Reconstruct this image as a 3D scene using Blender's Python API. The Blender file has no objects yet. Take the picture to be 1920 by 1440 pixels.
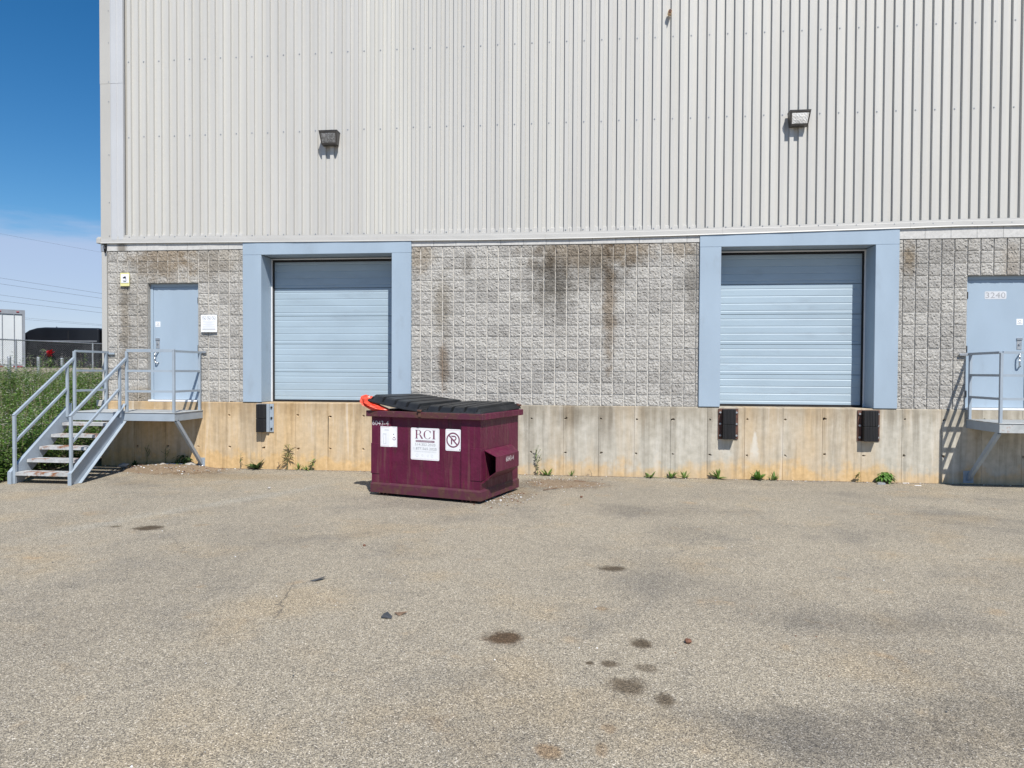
import bpy, bmesh, math, random
import numpy as np
from mathutils import Vector, Matrix
from mathutils.geometry import tessellate_polygon

random.seed(7)
rng = np.random.default_rng(11)
sc = bpy.context.scene
col = sc.collection

# ------------------------------------------------------------------ camera
CAMZ, DIST = 1.8405, 12.374
YAW, PIT, ROL = 0.111245, -0.0182028, 0.00500469
fw = Vector((-math.sin(YAW)*math.cos(PIT), math.cos(YAW)*math.cos(PIT), math.sin(PIT)))
rt = Vector((math.cos(YAW), math.sin(YAW), 0))
up = rt.cross(fw)
r2 = rt*math.cos(ROL) + up*math.sin(ROL)
u2 = -rt*math.sin(ROL) + up*math.cos(ROL)
cam_d = bpy.data.cameras.new('camera')
cam_d.sensor_fit = 'HORIZONTAL'
cam_d.sensor_width = 36.0
cam_d.lens = 36.0*1305.28/1920.0
cam_d.clip_start = 0.05
cam_d.clip_end = 6000
cam = bpy.data.objects.new('camera', cam_d)
col.objects.link(cam)
M = Matrix.Identity(4)
for i in range(3):
    M[i][0], M[i][1], M[i][2] = r2[i], u2[i], -fw[i]
M[0][3], M[1][3], M[2][3] = 0.0, -DIST, CAMZ
cam.matrix_world = M
sc.camera = cam

# ------------------------------------------------------------------ sun, sky, exposure
SUN = Vector((0.443, -1.0, 1.356)).normalized()
ELEV = math.asin(SUN.z)
sun_d = bpy.data.lights.new('sun', 'SUN')
sun_d.energy = 4.8
sun_d.angle = math.radians(0.53)
sun_d.color = (1.0, 0.955, 0.89)
sun = bpy.data.objects.new('sun', sun_d)
sun.rotation_euler = SUN.to_track_quat('Z', 'Y').to_euler()
col.objects.link(sun)

world = bpy.data.worlds.new('World')
sc.world = world
world.use_nodes = True
wt = world.node_tree
wt.nodes.clear()
w_out = wt.nodes.new('ShaderNodeOutputWorld')
w_bg = wt.nodes.new('ShaderNodeBackground')
w_sky = wt.nodes.new('ShaderNodeTexSky')
w_sky.sky_type = 'NISHITA'
w_sky.sun_disc = False
w_sky.sun_elevation = ELEV
w_sky.sun_rotation = math.atan2(SUN.x, SUN.y)
w_sky.altitude = 200
w_sky.air_density = 1.0
w_sky.dust_density = 0.0
w_sky.ozone_density = 3.0
w_bg.inputs['Strength'].default_value = 0.087
# thin cloud deck: noise on the view direction projected on a flat layer high above
tcw = wt.nodes.new('ShaderNodeTexCoord')
sep = wt.nodes.new('ShaderNodeSeparateXYZ')
wt.links.new(tcw.outputs['Generated'], sep.inputs[0])
def wmath(op, a, b=None, c=None):
    n = wt.nodes.new('ShaderNodeMath'); n.operation = op
    for i, v in enumerate((a, b, c)):
        if v is None: continue
        if isinstance(v, (int, float)): n.inputs[i].default_value = v
        else: wt.links.new(v, n.inputs[i])
    return n.outputs[0]
zc = wmath('MAXIMUM', sep.outputs['Z'], 0.02)
cmb = wt.nodes.new('ShaderNodeCombineXYZ')
wt.links.new(wmath('DIVIDE', sep.outputs['X'], zc), cmb.inputs[0])
wt.links.new(wmath('DIVIDE', sep.outputs['Y'], zc), cmb.inputs[1])
nz = wt.nodes.new('ShaderNodeTexNoise')
nz.inputs['Scale'].default_value = 0.9
nz.inputs['Detail'].default_value = 7
nz.inputs['Roughness'].default_value = 0.55
wt.links.new(cmb.outputs[0], nz.inputs['Vector'])
# the deck is a distant bank: it thickens towards the horizon
bank = wmath('SUBTRACT', 0.192, sep.outputs['Z'])
bank = wmath('MULTIPLY', bank, 30.0)
nn = wmath('MULTIPLY', wmath('SUBTRACT', nz.outputs['Fac'], 0.5), 2.6)
cl = wmath('ADD', bank, nn)
cln = wt.nodes.new('ShaderNodeMapRange'); cln.interpolation_type = 'SMOOTHSTEP'
cln.inputs['From Min'].default_value = 0.1; cln.inputs['From Max'].default_value = 1.3
cln.inputs['To Min'].default_value = 0.0; cln.inputs['To Max'].default_value = 0.72
wt.links.new(cl, cln.inputs['Value'])
wmix = wt.nodes.new('ShaderNodeMix'); wmix.data_type = 'RGBA'
wt.links.new(cln.outputs[0], wmix.inputs['Factor'])
gam = wt.nodes.new('ShaderNodeHueSaturation')
gam.inputs['Saturation'].default_value = 1.36
wt.links.new(w_sky.outputs[0], gam.inputs['Color'])
wt.links.new(gam.outputs[0], wmix.inputs['A'])
wmix.inputs['B'].default_value = (4.9, 5.6, 7.5, 1)
wt.links.new(wmix.outputs['Result'], w_bg.inputs['Color'])
wt.links.new(w_bg.outputs[0], w_out.inputs[0])

vs = sc.view_settings
vs.view_transform = 'Standard'
vs.look = 'None'
vs.exposure = 0.3
vs.gamma = 1.0
vs.use_curve_mapping = False

# ------------------------------------------------------------------ material helpers
class NT:
    def __init__(s, name):
        s.m = bpy.data.materials.new(name); s.m.use_nodes = True
        s.t = s.m.node_tree
        s.b = s.t.nodes['Principled BSDF']
        s._pos = None; s._obj = None
    def link(s, o, i): s.t.links.new(o, i)
    def set(s, sock, v):
        i = s.b.inputs[sock]
        if hasattr(v, 'is_linked'): s.link(v, i)
        elif isinstance(v, tuple): i.default_value = v if len(v) == 4 else (*v, 1)
        else: i.default_value = v
        return s
    def pos(s):
        if s._pos is None: s._pos = s.t.nodes.new('ShaderNodeNewGeometry').outputs['Position']
        return s._pos
    def obj(s):
        if s._obj is None: s._obj = s.t.nodes.new('ShaderNodeTexCoord').outputs['Object']
        return s._obj
    def rnd(s): return s.t.nodes.new('ShaderNodeObjectInfo').outputs['Random']
    def _in(s, n, i, v):
        if v is None: return
        if hasattr(v, 'is_linked'): s.link(v, n.inputs[i])
        elif isinstance(v, tuple):
            n.inputs[i].default_value = v if len(n.inputs[i].default_value) == len(v) else (*v, 1)
        else: n.inputs[i].default_value = v
    def math(s, op, a, b=None, c=None, clamp=False):
        n = s.t.nodes.new('ShaderNodeMath'); n.operation = op; n.use_clamp = clamp
        for i, v in enumerate((a, b, c)): s._in(n, i, v)
        return n.outputs[0]
    def vmath(s, op, a, b=None):
        n = s.t.nodes.new('ShaderNodeVectorMath'); n.operation = op
        s._in(n, 0, a); s._in(n, 1, b)
        return n.outputs['Value'] if op == 'LENGTH' else n.outputs[0]
    def sep(s, v):
        n = s.t.nodes.new('ShaderNodeSeparateXYZ'); s.link(v, n.inputs[0]); return n.outputs
    def comb(s, x, y, z):
        n = s.t.nodes.new('ShaderNodeCombineXYZ')
        for i, v in enumerate((x, y, z)): s._in(n, i, v)
        return n.outputs[0]
    def noise(s, vec, scale, detail=4, rough=0.55, dist=0.0):
        n = s.t.nodes.new('ShaderNodeTexNoise')
        s.link(vec, n.inputs['Vector']); n.inputs['Scale'].default_value = scale
        n.inputs['Detail'].default_value = detail; n.inputs['Roughness'].default_value = rough
        n.inputs['Distortion'].default_value = dist
        return n.outputs['Fac']
    def voro(s, vec, scale, out='Color', feature='F1'):
        n = s.t.nodes.new('ShaderNodeTexVoronoi'); n.feature = feature
        s.link(vec, n.inputs['Vector']); n.inputs['Scale'].default_value = scale
        return n.outputs[out]
    def ramp(s, fac, stops, interp='LINEAR'):
        n = s.t.nodes.new('ShaderNodeValToRGB'); n.color_ramp.interpolation = interp
        e = n.color_ramp.elements
        while len(e) < len(stops): e.new(0.5)
        for el, (p, c) in zip(e, stops):
            el.position = p
            el.color = (c, c, c, 1) if isinstance(c, (int, float)) else (*c, 1)
        s.link(fac, n.inputs[0]); return n.outputs[0]
    def smooth(s, v, lo, hi, a=0.0, b=1.0):
        n = s.t.nodes.new('ShaderNodeMapRange'); n.interpolation_type = 'SMOOTHSTEP'
        s._in(n, 0, v)
        n.inputs[1].default_value = lo; n.inputs[2].default_value = hi
        n.inputs[3].default_value = a; n.inputs[4].default_value = b
        return n.outputs[0]
    def mix(s, f, a, b, mode='MIX'):
        n = s.t.nodes.new('ShaderNodeMix'); n.data_type = 'RGBA'; n.blend_type = mode
        s._in(n, 0, f); s._in(n, 6, a); s._in(n, 7, b)
        return n.outputs[2]
    def bump(s, h, strength=0.3, dist=0.01):
        n = s.t.nodes.new('ShaderNodeBump'); n.inputs['Strength'].default_value = strength
        n.inputs['Distance'].default_value = dist
        s.link(h, n.inputs['Height']); s.link(n.outputs[0], s.b.inputs['Normal'])
        return s

def c8(r, g, b):
    f = lambda v: ((v/255+0.055)/1.055)**2.4 if v > 10 else v/255/12.92
    return (f(r), f(g), f(b))

MATS = {}
def pmat(name, base, rough=0.55, metal=0.0, var=0.12, vscale=3.0, bump=0.0, bscale=60.0,
         dirt=None, dirt_lo=0.55, dirt_hi=0.75, dscale=4.0, stretch=(1, 1, 1), spec=0.5, world_space=False):
    n = NT(name)
    v = n.pos() if world_space else n.obj()
    vv = n.vmath('MULTIPLY', v, stretch)
    f = n.noise(vv, vscale, 5)
    dark = tuple(c*(1-var) for c in base); lite = tuple(min(1, c*(1+var)) for c in base)
    c = n.mix(n.smooth(f, 0.3, 0.7), dark, lite)
    if dirt:
        g = n.noise(vv, dscale, 8, 0.65)
        c = n.mix(n.smooth(g, dirt_lo, dirt_hi), c, dirt)
    n.set('Base Color', c).set('Roughness', rough).set('Metallic', metal)
    n.b.inputs['Specular IOR Level'].default_value = spec
    if bump: n.bump(n.noise(v, bscale, 4), bump, 0.004)
    MATS[name] = n.m
    return n.m

# paints and small materials
pmat('blue_trim', (0.325, 0.408, 0.492), 0.42, var=0.05, vscale=1.5, stretch=(1, 1, .4), dirt=(0.26, 0.31, 0.36), dirt_lo=.55, dirt_hi=.85, dscale=2.5)
pmat('blue_door', (0.335, 0.425, 0.495), 0.45, var=0.05, vscale=0.9, stretch=(1, 1, 3), dirt=(0.29, 0.36, 0.42), dirt_lo=.52, dirt_hi=.8, dscale=1.6)
pmat('blue_steel', (0.31, 0.365, 0.42), 0.5, var=0.07, vscale=4, dirt=(0.24, 0.16, 0.11), dirt_lo=0.66, dirt_hi=0.8, dscale=9)
pmat('deck_plate', (0.40, 0.42, 0.42), 0.62, var=0.15, vscale=7, dirt=(0.26, 0.13, 0.07), dirt_lo=0.56, dirt_hi=0.70, dscale=7, bump=0.5, bscale=90)
pmat('tread_plate', (0.42, 0.43, 0.43), 0.62, var=0.18, vscale=9, dirt=(0.25, 0.105, 0.045), dirt_lo=0.50, dirt_hi=0.62, dscale=5, bump=0.6, bscale=80)
pmat('galvanised', (0.42, 0.44, 0.46), 0.45, metal=0.6, var=0.15, vscale=12)
pmat('stainless', (0.62, 0.62, 0.62), 0.28, metal=1.0, var=0.05, vscale=8)
pmat('rust_steel', (0.11, 0.052, 0.036), 0.8, var=0.35, vscale=14, bump=0.4)
pmat('black_rubber', (0.008, 0.008, 0.0095), 0.65, var=0.3, vscale=9, stretch=(1, 1, .25))
pmat('black_gap', (0.01, 0.01, 0.012), 0.8, var=0.1)
pmat('white_strip', (0.72, 0.73, 0.74), 0.45, var=0.05)
pmat('flashing_paint', (0.475, 0.468, 0.445), 0.45, var=0.03, vscale=0.8)
pmat('corner_beige', (0.45, 0.44, 0.41), 0.5, var=0.03, vscale=0.8)
pmat('corner_white', (0.50, 0.512, 0.525), 0.4, var=0.03, vscale=0.8)
pmat('lamp_bronze', (0.055, 0.05, 0.046), 0.4, var=0.2, vscale=10)
pmat('paper_white', (0.80, 0.82, 0.84), 0.5, var=0.03, vscale=6)
pmat('sign_yellow', (0.72, 0.69, 0.32), 0.5, var=0.05)
pmat('ink_black', (0.02, 0.02, 0.025), 0.6, var=0.1)
pmat('ink_grey', (0.33, 0.34, 0.36), 0.6, var=0.1)
pmat('ink_faint', (0.58, 0.60, 0.63), 0.6, var=0.08)
pmat('ink_maroon', (0.17, 0.055, 0.10), 0.55, var=0.12)
pmat('ink_pink', (0.70, 0.50, 0.58), 0.55, var=0.05)
pmat('paint_white', (0.62, 0.60, 0.60), 0.6, var=0.2, vscale=20)
pmat('lid_plastic', (0.012, 0.0135, 0.016), 0.48, var=0.25, vscale=6, spec=.4, dirt=(0.045, 0.046, 0.047), dirt_lo=0.5, dirt_hi=0.8, dscale=3)
pmat('red_plastic', (0.80, 0.085, 0.045), 0.38, var=0.12, vscale=9)
pmat('trailer_white', (0.60, 0.63, 0.64), 0.45, var=0.04, vscale=0.6)
pmat('trailer_grey', (0.26, 0.28, 0.31), 0.5, var=0.1)
pmat('vehicle_black', (0.008, 0.009, 0.012), 0.35, var=0.2, vscale=1)
pmat('glass_dark', (0.004, 0.004, 0.006), 0.12, var=0.1)
pmat('tape_red', (0.35, 0.03, 0.03), 0.5, var=0.1)
pmat('tyre', (0.02, 0.02, 0.02), 0.8, var=0.2)
pmat('wire_dark', (0.10, 0.12, 0.15), 0.7, var=0.1)
pmat('wire_grey', (0.17, 0.18, 0.19), 0.6, var=0.1)
pmat('stem_green', (0.12, 0.145, 0.06), 0.7, var=0.2, vscale=20)
pmat('stem_dry', (0.25, 0.21, 0.14), 0.8, var=0.2, vscale=20)
pmat('petal_red', (0.62, 0.02, 0.03), 0.5, var=0.2, vscale=20)
pmat('stone_grey', (0.36, 0.34, 0.31), 0.85, var=0.25, vscale=15, bump=0.5)
pmat('stone_brown', (0.16, 0.075, 0.045), 0.75, var=0.25, vscale=25, bump=0.5)
pmat('wood_dry', (0.17, 0.11, 0.07), 0.8, var=0.3, vscale=25)
pmat('plastic_grey', (0.045, 0.05, 0.058), 0.4, var=0.2)
pmat('brass', (0.62, 0.42, 0.25), 0.5, var=0.1)

def leafmat(name, a, b, trans=0.25):
    n = NT(name)
    f = n.noise(n.pos(), 9.0, 3)
    c = n.mix(n.smooth(f, 0.3, 0.7), a, b)
    n.set('Base Color', c).set('Roughness', 0.55)
    tr = n.t.nodes.new('ShaderNodeBsdfTranslucent'); n.link(c, tr.inputs[0])
    ms = n.t.nodes.new('ShaderNodeMixShader'); ms.inputs[0].default_value = trans
    out = n.t.nodes['Material Output']
    n.link(n.b.outputs[0], ms.inputs[1]); n.link(tr.outputs[0], ms.inputs[2]); n.link(ms.outputs[0], out.inputs[0])
    MATS[name] = n.m
leafmat('leaf_mid', (0.10, 0.19, 0.035), (0.16, 0.26, 0.055))
leafmat('leaf_light', (0.18, 0.285, 0.07), (0.26, 0.36, 0.115))
leafmat('leaf_dark', (0.040, 0.085, 0.024), (0.065, 0.125, 0.034))
leafmat('leaf_vivid', (0.085, 0.20, 0.025), (0.13, 0.26, 0.045))
leafmat('leaf_yellow', (0.22, 0.23, 0.06), (0.28, 0.26, 0.10))
leafmat('leaf_red', (0.16, 0.07, 0.04), (0.22, 0.12, 0.06))
leafmat('flower_pale', (0.55, 0.50, 0.50), (0.66, 0.62, 0.60))

def m_asphalt():
    n = NT('asphalt')
    P = n.pos(); x, y, z = n.sep(P)
    P2 = n.comb(x, y, 0.0)
    cell = n.sep(n.voro(P2, 165.0))[0]
    cell2 = n.sep(n.voro(P2, 88.0))[1]
    agg = n.ramp(cell, [(0.0, (0.11, 0.10, 0.086)), (0.22, (0.235, 0.212, 0.168)), (0.45, (0.365, 0.322, 0.248)),
                        (0.75, (0.445, 0.393, 0.302)), (0.93, (0.53, 0.475, 0.38)), (1.0, (0.76, 0.71, 0.62))])
    big = n.ramp(cell2, [(0.0, 0.66), (0.5, 1.02), (0.88, 1.08), (1.0, 1.35)])
    c = n.mix(0.6, agg, big, 'MULTIPLY')
    pits = n.voro(P2, 210.0, 'Distance')
    c = n.mix(n.smooth(pits, 0.48, 0.70, 0, 0.55), c, (0.07, 0.065, 0.06))
    # broad weathering
    a = n.noise(P2, 0.33, 6, 0.6)
    c = n.mix(n.smooth(a, 0.42, 0.62, 0, 0.45), c, n.mix(1.0, c, (0.72, 0.73, 0.76), 'MULTIPLY'))
    b = n.noise(n.vmath('ADD', P2, (31, 7, 0)), 0.85, 7, 0.65)
    c = n.mix(n.smooth(b, 0.49, 0.70, 0, 0.7), c, n.mix(1.0, c, (0.66, 0.68, 0.73), 'MULTIPLY'))
    d = n.noise(n.vmath('ADD', P2, (-13, 51, 0)), 0.7, 6, 0.6)
    c = n.mix(n.smooth(d, 0.50, 0.68, 0, 0.7), c, n.mix(1.0, c, (1.10, 1.02, 0.90), 'MULTIPLY'))
    e = n.noise(n.vmath('ADD', P2, (3, -9, 0)), 6.5, 7, 0.75)
    c = n.mix(n.smooth(e, 0.50, 0.70, 0, 0.6), c, n.mix(1.0, c, (0.74, 0.74, 0.76), 'MULTIPLY'))
    # tan spots
    g = n.noise(n.vmath('ADD', P2, (17, 23, 0)), 2.3, 4, 0.5)
    c = n.mix(n.smooth(g, 0.62, 0.75, 0, 0.5), c, n.mix(1.0, c, (1.16, 0.96, 0.74), 'MULTIPLY'))
    wob = n.noise(P2, 7.0, 4, 0.6)
    wobx = n.math('MULTIPLY', n.math('SUBTRACT', wob, 0.5), 1.5)
    def spot(cx, cy, rx, ry, k, colr, soft=0.5):
        nonlocal c
        dx = n.math('DIVIDE', n.math('SUBTRACT', x, cx), rx)
        dy = n.math('DIVIDE', n.math('SUBTRACT', y, cy), ry)
        r = n.math('SQRT', n.math('ADD', n.math('MULTIPLY', dx, dx), n.math('MULTIPLY', dy, dy)))
        r = n.math('ADD', r, wobx)
        c = n.mix(n.smooth(r, 1.0-soft, 1.0+soft*0.6, k, 0.0), c, n.mix(1.0, c, colr, 'MULTIPLY'))
    oil = (0.28, 0.24, 0.20); rust = (0.80, 0.58, 0.38)
    spot(-5.08, -4.84, 0.17, 0.14, 1.0, oil); spot(-5.52, -4.82, 0.07, 0.05, .7, oil)
    spot(0.216, -5.83, 0.13, 0.10, .95, oil)
    spot(-0.584, -7.635, 0.135, 0.14, 1.0, (0.30, 0.23, 0.18))
    spot(0.358, -7.622, 0.085, 0.085, .95, oil)
    spot(0.234, -8.267, 0.125, 0.11, .9, (0.36, 0.32, 0.28))
    spot(0.442, -8.422, 0.06, 0.10, .85, oil)
    spot(0.143, -7.978, 0.06, 0.06, .85, oil); spot(0.01, -7.978, 0.03, 0.03, .9, oil)
    spot(0.356, -8.007, 0.075, 0.06, .7, (0.4, 0.36, 0.32))
    spot(-0.19, -9.03, 0.075, 0.07, .65, rust); spot(0.11, -8.78, 0.045, 0.05, .4, rust); spot(0.07, -8.99, .03, .06, .4, rust)
    spot(0.10, -6.95, .05, .05, .5, rust)
    spot(1.35, -8.72, 0.75, 0.33, .6, (0.52, 0.53, 0.57), .6); spot(2.3, -8.45, 0.7, 0.35, .6, (0.58, 0.59, 0.62), .6)
    spot(2.1, -7.0, 0.9, 0.25, .55, (0.66, 0.67, 0.7), .6)
    spot(0.75, -3.0, 0.8, 0.45, .4, (0.60, 0.60, 0.62), .6); spot(1.05, -4.3, 0.45, 0.5, .4, (0.60, 0.61, 0.64), .6)
    spot(-0.45, -0.95, 0.75, 0.55, .85, (0.62, 0.54, 0.48), .5)
    spot(-1.3, -2.15, 0.55, 0.8, .6, (0.66, 0.60, 0.54), .5)
    spot(-7.4, -0.45, 0.9, 0.5, .9, (0.62, 0.50, 0.40), .5); spot(-6.2, -1.0, 1.3, 0.4, .7, (0.86, 0.78, 0.66), .6)
    spot(-2.4, -3.0, 0.7, 0.35, .6, (0.72, 0.72, 0.74), .6)
    # pale streak of washed-out grit on the left
    t = n.math('ADD', n.math('MULTIPLY', n.math('ADD', x, 5.3), 0.62), n.math('ADD', y, 3.6))
    tt = n.math('ABSOLUTE', n.math('SUBTRACT', n.math('MULTIPLY', t, 1.0), n.math('MULTIPLY', wobx, 0.35)))
    inx = n.math('MULTIPLY', n.smooth(x, -6.4, -5.9), n.smooth(x, -3.4, -4.2))
    tt2 = n.math('ABSOLUTE', n.math('SUBTRACT', n.math('SUBTRACT', y, n.math('MULTIPLY', n.math('ADD', x, 6.0), 1.9)), -5.1))
    inx2 = n.math('MULTIPLY', n.smooth(x, -6.3, -5.7), n.smooth(x, -4.0, -4.5))
    pale = n.math('MULTIPLY', n.smooth(n.math('ADD', tt2, n.math('MULTIPLY', wobx, 0.3)), 0.05, 0.6, 0.75, 0.0), inx2)
    c = n.mix(pale, c, n.mix(1.0, c, (1.05, 1.10, 1.17), 'MULTIPLY'))
    # grit and dirt along the foot of the dock wall
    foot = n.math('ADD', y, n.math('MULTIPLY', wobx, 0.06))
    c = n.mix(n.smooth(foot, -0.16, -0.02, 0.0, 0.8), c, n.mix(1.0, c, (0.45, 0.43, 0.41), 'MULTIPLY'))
    # crack
    cx = n.math('ADD', x, n.math('MULTIPLY', n.math('SUBTRACT', n.noise(P2, 5.0, 5, .7), 0.5), 0.30))
    line = n.math('ABSOLUTE', n.math('SUBTRACT', cx, n.math('ADD', -2.36, n.math('MULTIPLY', n.math('ADD', y, 7.3), -0.28))))
    iny = n.math('MULTIPLY', n.smooth(y, -7.6, -7.4), n.smooth(y, -6.55, -6.7))
    c = n.mix(n.math('MULTIPLY', n.smooth(line, 0.004, 0.016, 0.6, 0.0), iny), c, (0.07, 0.065, 0.06))
    for (a0, b0, sl, ya, yb, k) in ((1.15, -4.6, 0.45, -5.9, -3.9, .5), (-4.2, -5.6, -0.9, -6.2, -4.9, .45), (3.6, -3.2, 1.6, -4.2, -2.4, .4)):
        wv = n.math('MULTIPLY', n.math('SUBTRACT', n.noise(P2, 3.0, 6, .75), 0.5), 0.5)
        ln = n.math('ABSOLUTE', n.math('SUBTRACT', n.math('ADD', x, wv), n.math('ADD', a0, n.math('MULTIPLY', n.math('SUBTRACT', y, b0), sl))))
        iy = n.math('MULTIPLY', n.smooth(y, ya, ya+.3), n.smooth(y, yb, yb-.3))
        c = n.mix(n.math('MULTIPLY', n.smooth(ln, 0.003, 0.014, k, 0.0), iy), c, (0.09, 0.085, 0.08))
    c = n.mix(1.0, c, (1.06, 1.045, 1.015), 'MULTIPLY')
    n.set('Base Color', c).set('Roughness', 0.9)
    n.b.inputs['Specular IOR Level'].default_value = 0.25
    h = n.math('ADD', n.math('MULTIPLY', cell, 0.6), n.math('MULTIPLY', n.voro(P2, 165.0, 'Distance'), -0.9))
    n.bump(h, 0.5, 0.004)
    MATS['asphalt'] = n.m
m_asphalt()

def stains(n, c, x, z, wob, lst):
    for cx, cz, rx, rz, k, colr in lst:
        dx = n.math('DIVIDE', n.math('SUBTRACT', x, cx), rx)
        dz = n.math('DIVIDE', n.math('SUBTRACT', z, cz), rz)
        r = n.math('ADD', n.math('SQRT', n.math('ADD', n.math('MULTIPLY', dx, dx), n.math('MULTIPLY', dz, dz))), wob)
        c = n.mix(n.smooth(r, 0.25, 1.15, k, 0.0), c, n.mix(1.0, c, colr, 'MULTIPLY'))
    return c

def m_block():
    n = NT('split_block')
    P = n.pos(); x, y, z = n.sep(P)
    f = n.noise(P, 38.0, 6, 0.7)
    c = n.ramp(f, [(0.25, (0.30, 0.287, 0.263)), (0.5, (0.455, 0.444, 0.417)), (0.75, (0.592, 0.585, 0.557))])
    pk = n.noise(P, 75.0, 4, 0.6)
    c = n.mix(n.smooth(pk, 0.43, 0.34, 0, 0.55), c, (0.10, 0.095, 0.085))
    rn = n.rnd()
    c = n.mix(1.0, c, n.ramp(rn, [(0, (0.82, 0.81, 0.80)), (0.5, (1.0, .99, .98)), (1, (1.08, 1.07, 1.05))]), 'MULTIPLY')
    wob = n.math('MULTIPLY', n.math('SUBTRACT', n.noise(P, 5.0, 5, 0.65), 0.5), 1.7)
    br = (0.68, 0.60, 0.51); dk = (0.56, 0.545, 0.525)
    L = [(-0.3, 3.65, 1.15, 0.55, .55, dk), (-0.15, 3.95, 1.15, 0.42, .95, br), (0.75, 3.98, 0.5, 0.35, .9, br), (-0.75, 3.45, 0.42, 0.75, 1.0, dk),
         (-0.55, 3.2, 0.35, 0.9, .6, dk), (0.33, 3.0, 0.15, 1.35, .9, (0.55, 0.47, 0.39)), (0.3, 3.6, 0.5, 0.5, .6, dk),
         (-2.63, 1.95, 0.14, 0.55, .9, (0.50, 0.42, 0.35)), (-2.65, 3.0, 0.2, 0.7, .8, (0.6, 0.56, 0.5)),
         (-3.1, 3.9, 0.35, 0.4, .8, (0.7, 0.62, 0.52)), (-2.2, 3.75, 0.13, 0.25, .8, dk),
         (1.75, 3.4, 0.18, 0.75, .8, dk), (1.55, 4.0, .35, .25, .8, br),
         (-8.80, 2.75, 0.14, 1.5, .95, (0.66, 0.62, 0.57)), (-8.0, 3.95, 0.75, 0.5, .9, (0.70, 0.60, 0.49)),
         (-7.1, 3.9, 0.8, 0.45, .7, (0.72, 0.66, 0.58)), (-8.2, 3.0, 0.9, 1.4, .55, (0.82, 0.79, 0.74)),
         (-8.4, 1.35, 0.6, 0.22, .8, (0.66, 0.58, 0.48)),
         (5.30, 3.75, 0.16, 0.35, .95, (0.62, 0.53, 0.42)), (6.0, 3.9, 0.5, 0.3, .4, dk), (6.9, 3.7, .2, .4, .5, br)]
    c = stains(n, c, x, z, wob, L)
    n.set('Base Color', c).set('Roughness', 0.92)
    n.b.inputs['Specular IOR Level'].default_value = 0.2
    n.bump(n.noise(P, 85.0, 6, 0.75), 1.0, 0.016)
    MATS['split_block'] = n.m
m_block()

def m_cap():
    n = NT('cap_block')
    P = n.pos(); x, y, z = n.sep(P)
    c = n.ramp(n.noise(P, 25.0, 6, .7), [(0.3, (0.44, 0.435, 0.42)), (0.7, (0.60, 0.595, 0.575))])
    wob = n.math('MULTIPLY', n.math('SUBTRACT', n.noise(P, 6.0, 4), 0.5), 1.2)
    c = stains(n, c, x, z, wob, [(-8.83, 4.15, 0.12, 0.3, 1.0, (.45, .42, .38))])
    n.set('Base Color', c).set('Roughness', 0.9)
    n.bump(n.noise(P, 90.0, 4), 0.4, 0.004)
    MATS['cap_block'] = n.m
m_cap()

def m_mortar():
    n = NT('mortar')
    P = n.pos(); x, y, z = n.sep(P)
    c = n.ramp(n.noise(P, 30.0, 5), [(0.3, (0.60, 0.58, 0.54)), (0.7, (0.76, 0.74, 0.70))])
    wob = n.math('MULTIPLY', n.math('SUBTRACT', n.noise(P, 5.0, 5, 0.65), 0.5), 1.5)
    c = stains(n, c, x, z, wob, [(-0.1, 3.8, 1.1, 0.6, .8, (.62, .56, .48)), (0.33, 3.0, 0.10, 1.4, .9, (.5, .4, .3)), (-2.63, 1.9, .12, .6, .9, (.45, .34, .26))])
    n.set('Base Color', c).set('Roughness', 0.95)
    MATS['mortar'] = n.m
m_mortar()

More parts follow.
